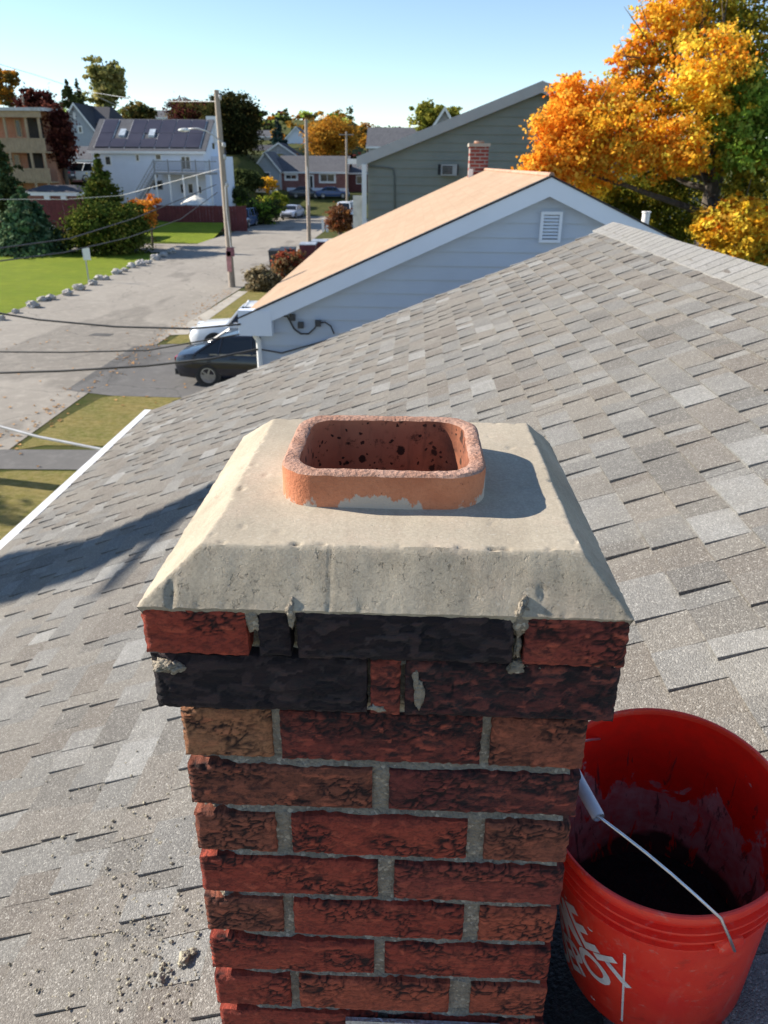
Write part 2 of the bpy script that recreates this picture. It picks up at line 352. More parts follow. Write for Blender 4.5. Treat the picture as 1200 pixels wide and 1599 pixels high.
# ================================================================== CHIMNEY
CX0, CX1, CY0, CY1 = -.222, .180, .597, .995
chim = empty('chimney', (-.021, .79, 4.63), 'red brick chimney with fresh grey mortar crown and square clay flue', 'chimney')
def brick_mat():
    k = NT('rough_face_brick'); oi = k.n('ShaderNodeObjectInfo'); base = oi.outputs['Color']; soot = oi.outputs['Alpha']
    fl = k.n('ShaderNodeSeparateColor', i_0=k.n('ShaderNodeVertexColor', layer_name='flake').outputs['Color']); ed = fl.outputs[0]; cv = fl.outputs[1]
    big = k.noise(9, 5, .65, k.pos((1, 1, 2.0))); fine = k.noise(520, 4, .75); flk = k.noise(1.0, 7, .74, k.pos((58, 58, 108)), .35); grit = k.noise(230, 5, .75, k.pos((1, 1, 1.8)))
    dkw = k.math('ADD', k.math('MULTIPLY', soot, 1.3), .34); dark = k.mix(.82, base, (.020, .010, .012)); hot = k.mix(.5, base, (.72, .17, .085))
    col = k.mix(k.math('MULTIPLY', k.ramp(cv, .25, .75, .85, 0), dkw), base, k.mix(.6, base, (.03, .010, .010)))
    col = k.mix(k.ramp(cv, .58, .80, 0, .7), col, hot)
    col = k.mix(k.ramp(big, .48, .72, 0, .45), col, hot)
    col = k.mix(k.math('MULTIPLY', k.ramp(flk, .51, .60, 0, .9), dkw), col, dark)
    col = k.mix(k.ramp(grit, .50, .66, 0, .6), col, dark)
    col = k.mix(k.ramp(ed, .15, .9, .95, 0), col, (.010, .005, .006))
    sm = k.math('ADD', k.math('MULTIPLY', k.math('SUBTRACT', soot, .5), 1.5), k.math('ADD', k.math('MULTIPLY', big, .7), k.math('ADD', k.math('MULTIPLY', flk, .55), k.math('MULTIPLY', cv, -.45))))
    col = k.mix(k.ramp(sm, .30, .66, 0, .94), col, k.mix(k.ramp(cv, .4, .8), (.006, .006, .010), (.045, .036, .038)))
    spk = k.ramp(k.noise(150, 5, .85), .72, .77, 0, .75); col = k.mix(spk, col, (.36, .33, .30))
    h = k.math('ADD', k.math('MULTIPLY', flk, -1.4), k.math('ADD', k.math('MULTIPLY', grit, -.6), k.math('MULTIPLY', fine, .5)))
    return k.fin(col, .82, normal=k.bump(h, .0030, 1.0), spec=.35)
BRICK = brick_mat()
def mortar_mat(name, c, soot=0.0):
    k = NT(name); a = k.noise(160, 4, .75); b = k.noise(22, 4, .6); g = k.voro(260, 'F1', out='Color'); gv = k.n('ShaderNodeSeparateColor', i_0=g).outputs[0]
    col = k.mix(k.ramp(b, .3, .7), [x * .75 for x in c], [x * 1.15 for x in c]); col = k.mix(k.ramp(a, .35, .7, 0, .7), col, [x * .45 for x in c])
    col = k.mix(k.ramp(gv, .88, .95, 0, .6), col, [min(1, x * 1.7) for x in c])
    h = k.math('ADD', a, k.math('MULTIPLY', k.voro(260), -.8)); return k.fin(col, .95, normal=k.bump(h, .003, 1.0), spec=.15)
MORT = mortar_mat('old_sandy_mortar', (.33, .285, .225))
def brick(w, h, d, nx=26, nz=10, amp=.0022, seed=0, flakes=True):
    """rough faced brick: front face looks along -Y, local origin at the front lower left corner; second colour channel keeps the flake pattern"""
    V = []; F = []; A = []; ny = 3
    for j in range(nz + 1):
        for i in range(nx + 1):
            x, z = w * i / nx, h * j / nz
            ex = min(x, w - x); ez_ = min(z, h - z); e = min(ex, ez_)
            f, cr = 1.0, .5
            if flakes:
                wx = .9 * noise.noise((x * 60, seed, z * 90)); wz = .9 * noise.noise((x * 60 + 9, seed, z * 90))
                dd, pp = noise.voronoi((x * 80 + wx + seed * 17, seed, z * 165 + wz)); f = min(1, (dd[1] - dd[0]) / .30); cr = .5 + .5 * noise.noise(Vector(pp[0]) * 5.3)
                m = .35 + .65 * ss(-.25, .25, noise.noise((x * 18 + seed, 4, z * 30))); f = 1 - m * (1 - f)
            y = -amp * (.75 * f + .8 * cr) - amp * .7 * noise.noise((x * 26 + seed, seed * 3.3, z * 60)) - amp * .35 * noise.noise((x * 190, seed, z * 330)) + .0030 * max(0, 1 - e / .0045)
            jx = (.0013 * noise.noise((z * 160 + seed, seed, x * 80))) if ex < 1e-6 else 0
            jz = (.0016 * noise.noise((x * 140 + seed, z * 90, seed * 2))) if ez_ < 1e-6 else 0
            V.append((x + jx, y, z + jz)); A.append((f, cr))
    idx = lambda i, j: j * (nx + 1) + i
    for j in range(nz):
        for i in range(nx): F.append((idx(i, j), idx(i + 1, j), idx(i + 1, j + 1), idx(i, j + 1)))
    loop = [idx(i, 0) for i in range(nx)] + [idx(nx, j) for j in range(nz)] + [idx(nx - i, nz) for i in range(nx)] + [idx(0, nz - j) for j in range(nz)]
    prev = loop
    for s in range(1, ny + 1):
        yy = d * (s / ny) ** 1.8; cur = []
        for q in loop:
            x, _, z = V[q]; r = .0012 * (0 if s == ny else 1)
            V.append((x + r * noise.noise((z * 150, yy * 150, x * 90 + seed)), yy, z + r * noise.noise((x * 150, yy * 200, seed + z * 60)))); A.append((1.0, .5)); cur.append(len(V) - 1)
        n = len(loop); F += [(prev[a], cur[a], cur[(a + 1) % n], prev[(a + 1) % n]) for a in range(n)]; prev = cur
    F.append(prev[::-1]); return V, F, A
def put_brick(M, w, h, d, color, soot, detail=True, seed=None):
    seed = random.uniform(0, 50) if seed is None else seed
    V, F, A = brick(w, h, d, *((max(12, int(w / .0020)), 28) if detail else (4, 2)), seed=seed, flakes=detail)
    me = bpy.data.meshes.new('brick'); me.from_pydata(V, [], F); me.materials.append(BRICK); me.polygons.foreach_set('use_smooth', [True] * len(me.polygons)); me.set_sharp_from_angle(angle=rad(50)); at = me.color_attributes.new('flake', 'FLOAT_COLOR', 'POINT'); at.data.foreach_set('color', np.array([(f, c_, 0, 1) for f, c_ in A], np.float32).ravel())
    o = bpy.data.objects.new('brick', me); COL.objects.link(o); o.matrix_world = M; o.color = (*color, soot)
    o.parent = chim; o.matrix_parent_inverse = WM(chim).inverted(); return o
RED = (.42, .066, .036); ORG = (.50, .110, .055); DRK = (.24, .048, .038); TAN = (.44, .20, .095); BRN = (.34, .105, .058); MAR = (.33, .060, .040)
rows = [  # z bottom, z top, front y, pixel row, [(x left, x right, colour, soot)]
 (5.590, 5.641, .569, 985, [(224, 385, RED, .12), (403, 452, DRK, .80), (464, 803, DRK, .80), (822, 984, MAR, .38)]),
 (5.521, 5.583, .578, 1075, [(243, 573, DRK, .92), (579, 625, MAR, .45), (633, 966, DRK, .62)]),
 (5.444, 5.505, CY0, 1155, [(287, 425, TAN, .02), (439, 752, MAR, .50), (767, 915, BRN, .28)]),
 (5.3775, 5.4318, CY0 + .001, 1232, [(297, 581, BRN, .42), (608, 905, DRK, .48)]),
 (5.3110, 5.3655, CY0 - .001, 1305, [(307, 431, BRN, .12), (456, 730, RED, .10), (758, 890, BRN, .20)]),
 (5.2447, 5.2990, CY0, 1376, [(316, 590, RED, .18), (616, 880, MAR, .16)]),
 (5.1784, 5.2327, CY0 + .001, 1441, [(324, 443, BRN, .08), (460, 724, RED, .16), (749, 868, ORG, .0)]),
 (5.1121, 5.1660, CY0, 1500, [(331, 584, RED, .14), (601, 860, RED, .12)]),
 (5.0458, 5.0998, CY0 - .001, 1552, [(338, 454, RED, .12), (468, 702, ORG, .06), (736, 854, ORG, .02)]),
 (4.9795, 5.0325, CY0, 1600, [(346, 590, RED, .14), (606, 850, RED, .1)]),
]
FRONT_D = .098
for z0, z1, fy, py, bl in rows:
    xs = [(at_y(a, py, fy).x, at_y(b, py, fy).x, c, s_) for a, b, c, s_ in bl]
    for xa, xb, c, s_ in xs:
        put_brick(Matrix.Translation((xa, fy + random.uniform(-.001, .001), z0)), xb - xa, z1 - z0, FRONT_D, c, s_)
pal = [(RED, .12), (ORG, .05), (MAR, .25), (BRN, .2), (DRK, .35)]
z = 4.9795 - .0663; r = 0
while z > 4.45:
    for (f0, f1) in ([(0, .3), (.34, .66), (.70, 1)] if r % 2 == 0 else [(0, .48), (.52, 1)]):
        c, s_ = random.choice(pal); put_brick(Matrix.Translation((CX0 + .402 * f0, CY0, z)), .402 * (f1 - f0), .053, FRONT_D, c, s_, False)
    z -= .0663; r += 1
zs = [(r_[0], r_[1], r_[2]) for r_ in rows] + [(4.9795 - .0663 * i, 5.0325 - .0663 * i, CY0) for i in range(1, 8)]
for q, (z0, z1, fy) in enumerate(zs):      # bricks of the two sides and the back
    ov = CY0 - fy if q < 2 else 0.0; xl, xr, yb = CX0 - ov * .75, CX1 + ov * .75, CY1 + ov
    ya = fy + FRONT_D + .008
    if q < 2: xl, xr = (-.2325, .1915)
    if q == 0: z1 -= .006
    cuts = [(0, .62), (.66, 1)] if q % 2 else [(0, .36), (.40, 1)]
    for f0, f1 in cuts:
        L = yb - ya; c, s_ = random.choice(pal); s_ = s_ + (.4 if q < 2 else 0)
        put_brick(Matrix.Translation((xl, ya + L * f1, z0)) @ Matrix.Rotation(rad(-90), 4, 'Z'), L * (f1 - f0), z1 - z0, .09, c, s_, False)
        put_brick(Matrix.Translation((xr, ya + L * f0, z0)) @ Matrix.Rotation(rad(90), 4, 'Z'), L * (f1 - f0), z1 - z0, .09, c, s_, False)
    for f0, f1 in ([(0, .48), (.52, 1)] if q % 2 else [(0, .3), (.34, .68), (.72, 1)]):
        W = xr - xl - .2; c, s_ = random.choice(pal)
        put_brick(Matrix.Translation((xl + .1 + W * f1, yb, z0)) @ Matrix.Rotation(rad(180), 4, 'Z'), W * (f1 - f0), z1 - z0, .085, c, s_, False)
# mortar: a rough core recessed behind the brick faces
def mortar_core():
    mb = MB(); J = sorted([(r_[0], r_[1]) for r_ in rows[2:]] + [(4.9795 - .0663 * i, 5.0325 - .0663 * i) for i in range(1, 9)])
    def off(x, z):
        for (a0, a1), (b0, b1) in zip(J[:-1], J[1:]):
            if a1 <= z <= b0:
                f = (z - a1) / (b0 - a1); le = ss(.030, .046, x - CX0 + .008 * noise.noise((x * 60, z * 9, 2)))
                return (.0145 * (1 - le) + le * (.0055 + .0070 * f)) + .0045 * noise.noise((x * 22, z * 15, 5))
        return .0055 + .003 * noise.noise((x * 30, z * 20, 9))
    for (x0, x1, y0, y1, z0, z1, nx, nz, amp) in ((CX0 + .008, CX1 - .008, CY0, CY1 - .012, 4.3, 5.517, 110, 500, .0016), (-.223, .182, .594, 1.0, 5.512, 5.645, 90, 40, .003)):
        V = []; F = []
        for j in range(nz + 1):
            for i in range(nx + 1):
                x = x0 + (x1 - x0) * i / nx; z = z0 + (z1 - z0) * j / nz
                V.append((x, y0 + (off(x, z) if nz > 100 else 0) + amp * noise.noise((x * 70, 3.1, z * 70)) + amp * .6 * noise.noise((x * 190, 1.7, z * 190)), z))
        w = nx + 1; F = [(j*w+i, j*w+i+1, (j+1)*w+i+1, (j+1)*w+i) for j in range(nz) for i in range(nx)]
        y0 += .014
        mb.add(V, F); mb.add([(x0,y0,z0),(x1,y0,z0),(x1,y1,z0),(x0,y1,z0),(x0,y0,z1),(x1,y0,z1),(x1,y1,z1),(x0,y1,z1)], [(3,2,1,0),(4,5,6,7),(1,2,6,5),(2,3,7,6),(3,0,4,7)])
    return mb.build('mortar', MORT, chim, smooth='auto')
mortar_core()
# squeezed mortar in the corbel joints
def blob(mb, c, r, n=2, amp=.35, seed=0):
    bm = bmesh.new(); bmesh.ops.create_icosphere(bm, subdivisions=n, radius=1)
    V = []
    for v in bm.verts:
        p = v.co; k = 1 + amp * noise.noise(p * 1.6 + Vector((seed, seed * 2, 0))) + amp * .5 * noise.noise(p * 4 + Vector((seed, 0, 5)))
        V.append((c[0] + p.x * r[0] * k, c[1] + p.y * r[1] * k, c[2] + p.z * r[2] * k))
    mb.add(V, [[v.index for v in f.verts] for f in bm.faces]); bm.free()
mb = MB()
for (px, py, Y, rx, ry, rz_) in [(397, 962, .574, .007, .006, .016), (455, 955, .572, .005, .006, .012), (812, 965, .574, .0085, .007, .018), (808, 1010, .577, .004, .005, .012), (806, 1042, .576, .008, .004, .006), (262, 1035, .580, .013, .012, .006), (275, 1042, .576, .008, .006, .006), (655, 1085, .576, .004, .002, .016), (650, 1060, .576, .003, .002, .01), (590, 1105, .577, .007, .003, .004)]:
    c = at_y(px, py, Y); m1 = MB(); blob(m1, c, (rx, ry, rz_), 3, .6, px); m1.build('mortar_dab', MORT, chim, smooth=True)
for i in range(46):
    px = random.uniform(300, 960); c = at_y(px, 1027 + (px - 600) * .016 + random.uniform(-3, 2), .590); blob(mb, c, (random.uniform(.006, .014), .010, .0036), 2, .7, i)
mb.build('joint_mortar', MORT, chim, smooth=True)['kind'] = 'stuff'
# crown: hand trowelled mortar cap
def crown_mat():
    k = NT('fresh_crown_mortar'); a = k.noise(210, 6, .88); b = k.noise(6, 6, .65, None, .4); c = k.noise(26, 6, .75); st = k.noise(5, 5, .7, k.pos((14, 1.5, 1)), .3); d = k.noise(11, 5, .7)
    col = k.mix(k.ramp(b, .34, .66), (.395, .342, .262), (.50, .437, .338)); col = k.mix(k.ramp(d, .50, .68, 0, .6), col, (.52, .42, .325)); col = k.mix(k.ramp(st, .45, .65, 0, .25), col, (.32, .262, .195))
    g = k.voro(520, 'F1', out='Color'); gv = k.n('ShaderNodeSeparateColor', i_0=g).outputs[0]
    col = k.mix(k.ramp(gv, 0, 1, 0, .30), col, (.20, .17, .135)); col = k.mix(k.ramp(c, .60, .72, 0, .45), col, (.20, .175, .145)); col = k.mix(k.ramp(c, .38, .26, 0, .45), col, (.60, .54, .44)); col = k.mix(k.ramp(gv, .96, .99, 0, .3), col, (.65, .6, .5))
    w = k.n('ShaderNodeVectorMath', operation='ADD', i_0=k.pos(), i_1=k.n('ShaderNodeVectorMath', operation='SCALE', i_0=k.n('ShaderNodeTexNoise', i_Vector=k.pos(), i_Scale=22, i_Detail=5).outputs['Color']).outputs[0]).outputs[0]
    w.node.inputs[1].links[0].from_node.inputs['Scale'].default_value = .05
    crk = k.math('MULTIPLY', k.ramp(k.voro(5.5, 'DISTANCE_TO_EDGE', w), 0, .004, 1, 0), k.ramp(k.noise(9, 3), .60, .66)); col = k.mix(k.math('MULTIPLY', crk, .0), col, (.09, .08, .065))
    nz = k.n('ShaderNodeSeparateXYZ', i_0=k.n('ShaderNodeNewGeometry').outputs['Normal']).outputs[2]
    roughen = k.math('MULTIPLY', k.ramp(nz, .62, .93, 1.0, .25), k.ramp(k.noise(17, 4, .6), .3, .65, .45, 1.0))
    pit = k.ramp(k.noise(150, 4, .65), .60, .70)
    g3 = k.n('ShaderNodeSeparateColor', i_0=k.voro(270, 'F1', out='Color')).outputs[0]; h = k.math('ADD', k.math('ADD', k.math('MULTIPLY', a, .8), k.math('MULTIPLY', g3, .7)), k.math('ADD', k.math('MULTIPLY', pit, -1.0), k.math('MULTIPLY', crk, 0.0)))
    return k.fin(col, .95, normal=k.bump(h, .0040, roughen), spec=.15)
CROWN = crown_mat()
BX0, BX1, BY0, BY1 = -.2385, .1985, .5665, 1.028
TX0, TX1, TY0, TY1, TZ = -.1805, .1530, .6045, .956, 5.6925
FL = (-.0255, .7660, .1022, .0945, .040)    # flue centre x, y, half width, half depth, corner radius
def rrect(hx, hy, r, n=7):
    P = []
    for cx, cy, a0 in ((hx - r, hy - r, 0), (-hx + r, hy - r, 90), (-hx + r, -hy + r, 180), (hx - r, -hy + r, 270)):
        for i in range(n + 1): a = rad(a0 + 90 * i / n); P.append((cx + r * math.cos(a), cy + r * math.sin(a)))
    return P
def sd_rr(x, y, hx, hy, r):
    qx, qy = abs(x) - hx + r, abs(y) - hy + r; return math.hypot(max(qx, 0), max(qy, 0)) + min(max(qx, qy), 0) - r
def crown_mesh():
    nx, ny = 190, 190; V = []; ok = []
    for j in range(ny + 1):
        for i in range(nx + 1):
            x = BX0 + (BX1 - BX0) * i / nx; y = BY0 + (BY1 - BY0) * j / ny
            wob = .003 * noise.noise((x * 14, y * 14, 1)) + .0015 * noise.noise((x * 50, y * 50, 4))
            s = [(x - BX0) / (TX0 - BX0), (BX1 - x) / (BX1 - TX1), (y - BY0) / (TY0 - BY0), (BY1 - y) / (BY1 - TY1)]
            e = min(s) + wob * 6
            base = 5.642; slope = base + (TZ - base) * e
            d = sd_rr(x - FL[0], y - FL[1], FL[2], FL[3], FL[4])
            top = TZ + .0028 * math.exp(-max(d, 0) / .018) + .0016 * noise.noise((x * 11, y * 11, 7)) - .004 * ss(.05, 0, min(y - TY0, .05)) 
            kk = .0016; t = max(0, min(1, .5 + .5 * (top - slope) / kk)); z = top * (1 - t) + slope * t - kk * t * (1 - t)
            rough = ss(1.15, .8, e)
            z += rough * (.0013 * noise.noise((x * 30, y * 30, 8)) + .0005 * noise.noise((x * 80, y * 55, 18)))
            edge = math.exp(-((e - 1) / .06) ** 2)
            p = noise.noise((x * 85, y * 85, 21)); z -= edge * (.008 * max(0, p - .22))
            p2 = noise.noise((x * 55, y * 55, 33)); z -= .012 * max(0, p2 - .50) * (1 if e < 1.3 else .4)
            if e < .07: z -= .002 * abs(noise.noise((x * 90, y * 90, 3)))
            gx = x + .01 * (y - .6); z -= .0014 * ss(.0025, 0, abs(gx + .068 + .004 * noise.noise((0, y * 60, 1)))) * rough
            yc = BY0 + .034 + .004 * noise.noise((x * 30, 0, 2)); z -= .0014 * ss(.002, 0, abs(y - yc)) * ss(.06, .0, abs(x + .005)) 
            V.append((x, y, z)); ok.append(d > -.004)
    w = nx + 1; F = [(j*w+i, j*w+i+1, (j+1)*w+i+1, (j+1)*w+i) for j in range(ny) for i in range(nx) if ok[j*w+i] and ok[j*w+i+1] and ok[(j+1)*w+i] and ok[(j+1)*w+i+1]]
    loop = [i for i in range(nx)] + [j*w+nx for j in range(ny)] + [ny*w+nx-i for i in range(nx)] + [(ny-j)*w for j in range(ny)]
    o = len(V)
    for q in loop:
        x, y, z = V[q]; dz = .003 + .0045 * max(0, noise.noise((x * 60, y * 60, 9)) + .25) + .006 * max(0, noise.noise((x * 17, y * 17, 19)) - .2)
        V.append((x + .0045 * (1 if x < 0 else -1) * (abs(x - BX0) < .001 or abs(x - BX1) < .001), y + (.0035 if y < BY0 + .001 else (-.003 if y > BY1 - .001 else 0)), 5.6385 - dz))
    n = len(loop); F += [(loop[a], o + a, o + (a + 1) % n, loop[(a + 1) % n]) for a in range(n)]
    F += [tuple(o + a for a in range(n))[::-1]] if False else []
    return MB().add(V, F).build('mortar_crown', CROWN, chim, smooth='auto')
crown_mesh()
# clay flue tile
def flue_mats():
    k = NT('terracotta_flue'); a = k.noise(24, 5, .65); f = k.noise(300, 3, .7)
    z = k.n('ShaderNodeSeparateXYZ', i_0=k.pos()).outputs[2]
    col = k.mix(k.ramp(a, .3, .7), (.46, .165, .085), (.58, .24, .13)); col = k.mix(k.ramp(f, .45, .75, 0, .3), col, (.25, .09, .05))
    low = k.math('ADD', k.ramp(z, 5.692, 5.722, .85, 0), k.math('MULTIPLY', k.math('SUBTRACT', k.noise(13, 6, .75, k.pos((1, 1, .6))), .5), 3.4))
    col = k.mix(k.ramp(low, .50, .62, 0, .9), col, (.46, .42, .36))
    sp = k.ramp(k.noise(150, 3, .7), .68, .74, 0, .7); col = k.mix(sp, col, (.06, .03, .02))
    out = k.fin(col, .88, normal=k.bump(k.math('ADD', f, a), .0012, .9), spec=.2)
    k = NT('pitted_flue_rim'); a = k.noise(130, 5, .8); b = k.noise(30, 4, .6); v = k.voro(210)
    col = k.mix(k.ramp(b, .3, .7), (.36, .185, .125), (.46, .29, .225)); col = k.mix(k.ramp(a, .54, .68, 0, .8), col, (.10, .05, .035)); col = k.mix(k.ramp(a, .38, .28, 0, .6), col, (.56, .43, .36))
    rim = k.fin(col, .95, normal=k.bump(k.math('ADD', a, k.math('MULTIPLY', v, .5)), .003, 1), spec=.15)
    k = NT('sooty_flue_inside'); a = k.noise(18, 5, .65); 
    col = k.mix(k.ramp(a, .3, .7), (.37, .125, .068), (.47, .18, .095)); wob = k.n('ShaderNodeVectorMath', operation='ADD', i_0=k.pos(), i_1=k.n('ShaderNodeVectorMath', operation='SCALE', i_0=k.n('ShaderNodeTexNoise', i_Vector=k.pos(), i_Scale=150, i_Detail=3).outputs['Color']).outputs[0]).outputs[0]; wob.node.inputs[1].links[0].from_node.inputs['Scale'].default_value = .008
    for sc, th, s2 in ((60, .28, 11), (120, .28, 19), (30, .19, 6)):
        dn = k.n('ShaderNodeTexVoronoi', i_Vector=wob, i_Scale=sc); dd = dn.outputs['Distance']; cc = k.n('ShaderNodeSeparateColor', i_0=dn.outputs['Color']).outputs[0]
        m = k.math('MULTIPLY', k.ramp(dd, th * .75, th, 1, 0), k.ramp(k.math('ADD', cc, k.math('MULTIPLY', k.noise(s2, 3), 1.1)), 1.0, 1.08)); col = k.mix(k.math('MULTIPLY', m, .93), col, (.02, .010, .008))
    so = k.ramp(k.noise(60, 5, .75), .57, .68, 0, .8); col = k.mix(so, col, (.03, .016, .012)); zz_ = k.n('ShaderNodeSeparateXYZ', i_0=k.pos()).outputs; sg = k.math('ADD', k.ramp(zz_[0], -.04, .06, 0, .5), k.math('MULTIPLY', k.noise(24, 6, .75), .75)); col = k.mix(k.ramp(sg, .60, .85, 0, .6), col, (.06, .03, .022)); stk = k.ramp(k.noise(14, 5, .7, k.pos((6, 6, .8))), .55, .7, 0, .45); col = k.mix(stk, col, (.10, .05, .035))
    inn = k.fin(col, .9, normal=k.bump(a, .002, .6), spec=.2)
    return out, rim, inn
FM = flue_mats()
def flue():
    mb = MB(); cx, cy, hx, hy, r = FL; top = 5.7295; th = .0170
    def ring(ins, z, jit=0):
        P = rrect(hx - ins, hy - ins, max(.012, r - ins * .55), 9); P2 = []
        for i in range(len(P)):      # subdivide the straights
            a, b = Vector(P[i]), Vector(P[(i + 1) % len(P)]); m = 12 if (b - a).length > .03 else 1
            P2 += [a.lerp(b, q / m) for q in range(m)]
        return [(cx + p.x + jit * noise.noise((p.x * 110, p.y * 110, z * 40 + 3)), cy + p.y + jit * noise.noise((p.y * 110, p.x * 110, z * 40)), z + jit * 1.2 * noise.noise((p.x * 80, p.y * 80, 7 + ins * 50))) for p in P2]
    outer = [ring(0, zz) for zz in (5.60, 5.69)] + [ring(0, top - .006, .0005), ring(.0004, top - .002, .0008)]
    rim = [outer[-1], ring(.003, top + .0003, .0008), ring(.008, top + .0005, .0009), ring(.013, top + .0003, .0009), ring(th - .0005, top - .0015, .0012)]
    inner = [rim[-1], ring(th, top - .008, .0009), ring(th, 5.66, .0005), ring(th, 5.4), ring(th, 4.75)]
    n = len(outer[0])
    for grp, mi in ((outer, 0), (rim, 1), (inner, 2)):
        mb.cur = mi; o = len(mb.v); V = [p for rg in grp for p in rg]
        mb.add(V, [(i*n+k, i*n+(k+1) % n, (i+1)*n+(k+1) % n, (i+1)*n+k) for i in range(len(grp)-1) for k in range(n)])
    mb.cur = 2; mb.add(ring(th, 4.76), [tuple(range(n))])
    return mb.build('clay_flue_tile', FM, chim, smooth='auto')
flue()
# flashing let into the brickwork where the roof meets it
METAL = plain('bare_flashing_metal', (.55, .58, .62), .45, .75, var=.2, scale=40, fine=180, bump=.4)
BLKSHEET = plain('rough_black_sheet', (.012, .012, .014), .6, var=.3, scale=20, fine=120, bump=.8)
a = at_y(540, 1582, .592); b = at_y(783, 1588, .592)
MB().box((a.x, .5885, 4.58), (b.x, .5935, 5.034)).build('counter_flashing', METAL, chim)
MB().box((b.x + .001, .589, 4.62), (CX1 + .002, .5938, 5.020)).build('counter_flashing', BLKSHEET, chim)
MB().box((CX0 - .006, .589, 4.50), (a.x - .001, .5938, 4.84)).build('counter_flashing', METAL, chim)
mb = MB()
for i in range(7):
    y0 = CY0 + .002 + i * .058; mb.hexa([(CX1 + .001, y0, 4.60), (CX1 + .0055, y0, 4.60), (CX1 + .0055, y0 + .056, 4.60), (CX1 + .001, y0 + .056, 4.60), (CX1 + .001, y0, 4.93), (CX1 + .0055, y0, 4.93), (CX1 + .0055, y0 + .056, 4.93), (CX1 + .001, y0 + .056, 4.93)])
mb.build('step_flashing', BLKSHEET, chim)
mb = MB(); q = [(CX1 + .004, .47), (CX1 + .115, .47), (CX1 + .13, 1.05), (CX1 + .004, 1.05)]
mb.hexa([(x, y, roof_z(x) + .001) for x, y in q] + [(x, y, roof_z(x) + .0165) for x, y in q]); mb.build('shade_flashing_strip', BLKSHEET, chim)  # black strip paints the chimney's shade and dark flashing onto the roof
# ================================================================== RED BUCKET beside the chimney
def bucket_mats():
    k = NT('red_bucket_plastic'); a = k.noise(9, 5, .65); f = k.noise(70, 5, .75)
    col = k.mix(k.ramp(a, .35, .65), (.80, .024, .014), (.88, .060, .028)); col = k.mix(k.ramp(f, .58, .72, 0, .5), col, (.60, .30, .24)); col = k.mix(k.ramp(k.noise(24, 5, .7), .58, .72, 0, .45), col, (.26, .03, .02)); col = k.mix(k.ramp(k.noise(6, 6, .75, k.pos((5, 5, .7))), .56, .72, 0, .4), col, (.62, .22, .16)); col = k.mix(k.ramp(k.noise(130, 4, .8), .70, .76, 0, .7), col, (.12, .05, .04))
    out = k.fin(col, k.ramp(a, .3, .7, .32, .5), normal=k.bump(f, .0006, .5), spec=.5); k.b.inputs['Subsurface Weight'].default_value = .0
    k = NT('mortar_stained_bucket_inside'); co = k.n('ShaderNodeTexCoord').outputs['Object']; z = k.n('ShaderNodeSeparateXYZ', i_0=co).outputs[2]
    a = k.noise(14, 6, .7, k.n('ShaderNodeVectorMath', operation='MULTIPLY', i_0=co, i_1=(1, 1, .8)).outputs[0], .6); b = k.noise(40, 4, .6); c = k.noise(8, 3, .5, co)
    red = k.mix(k.ramp(b, .4, .7), (.88, .016, .008), (.74, .018, .010))
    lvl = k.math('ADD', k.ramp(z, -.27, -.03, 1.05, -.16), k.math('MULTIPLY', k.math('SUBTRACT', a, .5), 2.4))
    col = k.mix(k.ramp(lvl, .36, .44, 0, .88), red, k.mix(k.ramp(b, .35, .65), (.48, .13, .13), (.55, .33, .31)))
    dk = k.math('ADD', k.ramp(z, -.335, -.21, .95, -.25), k.math('MULTIPLY', k.math('SUBTRACT', c, .5), 1.7)); col = k.mix(k.ramp(dk, .40, .55, 0, .9), col, (.025, .02, .02)); drp = k.noise(1.0, 5, .7, k.n('ShaderNodeVectorMath', operation='MULTIPLY', i_0=co, i_1=(42, 42, 9)).outputs[0], .8); col = k.mix(k.math('MULTIPLY', k.ramp(drp, .56, .62, 0, .9), k.ramp(z, -.06, -.13)), col, red); col = k.mix(k.math('MULTIPLY', k.ramp(drp, .42, .36, 0, .8), k.ramp(z, -.05, -.10)), col, (.06, .035, .035))  # wall colour also turns near black towards the bottom, with drips
    inn = k.fin(col, k.ramp(lvl, .3, .5, .35, .85), spec=.45); return out, inn
BM = bucket_mats()
bC = Vector((.330, .725, 5.279)); bn = Vector((-.145, -.17, 1)).normalized(); bX = (Vector((1, 0, 0)) - bn * bn.x).normalized(); bY = bn.cross(bX)
BW = Matrix.Translation(bC) @ Matrix((bX, bY, bn)).transposed().to_4x4()
bucket = empty('bucket', bC - bn * .37, 'red plastic pail with white lettering standing beside the chimney', 'bucket')
def bput(mb, name, m, smooth='auto'):
    o = mb.build(name, m, None, smooth); o.matrix_world = BW; o.parent = bucket; o.matrix_parent_inverse = WM(bucket).inverted(); return o
R0 = lambda h: .1445 - .016 * h / .37
N = 96
bput(MB().lathe([(.1485, -.0145), (.1495, -.008), (.1487, -.0015), (.1465, 0), (.1440, -.0006), (.1425, -.004), (.1425, -.016), (.146, -.0155)], N, closed=True), 'rim', BM[0])
bput(MB().lathe([(R0(.01), -.01), (R0(.03), -.03), (.1497, -.0305), (.150, -.0325), (.1497, -.0345), (R0(.036), -.036), (R0(.05), -.05), (.1492, -.0505), (.1495, -.0525), (.1492, -.0545), (R0(.056), -.056), (R0(.072), -.072), (.147, -.0725), (.1472, -.0745), (.1468, -.0765), (R0(.078), -.078), (R0(.2), -.2), (R0(.36), -.36), (R0(.37) - .006, -.37), (.001, -.37)], N), 'body', BM[0])
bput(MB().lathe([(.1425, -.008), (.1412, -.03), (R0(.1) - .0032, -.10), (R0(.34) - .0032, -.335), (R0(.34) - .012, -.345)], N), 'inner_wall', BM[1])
SLUDGE = plain('dark_bucket_residue', (.018, .015, .014), .85, var=.4, scale=30, fine=120, bump=1.0)
V = []; F = []
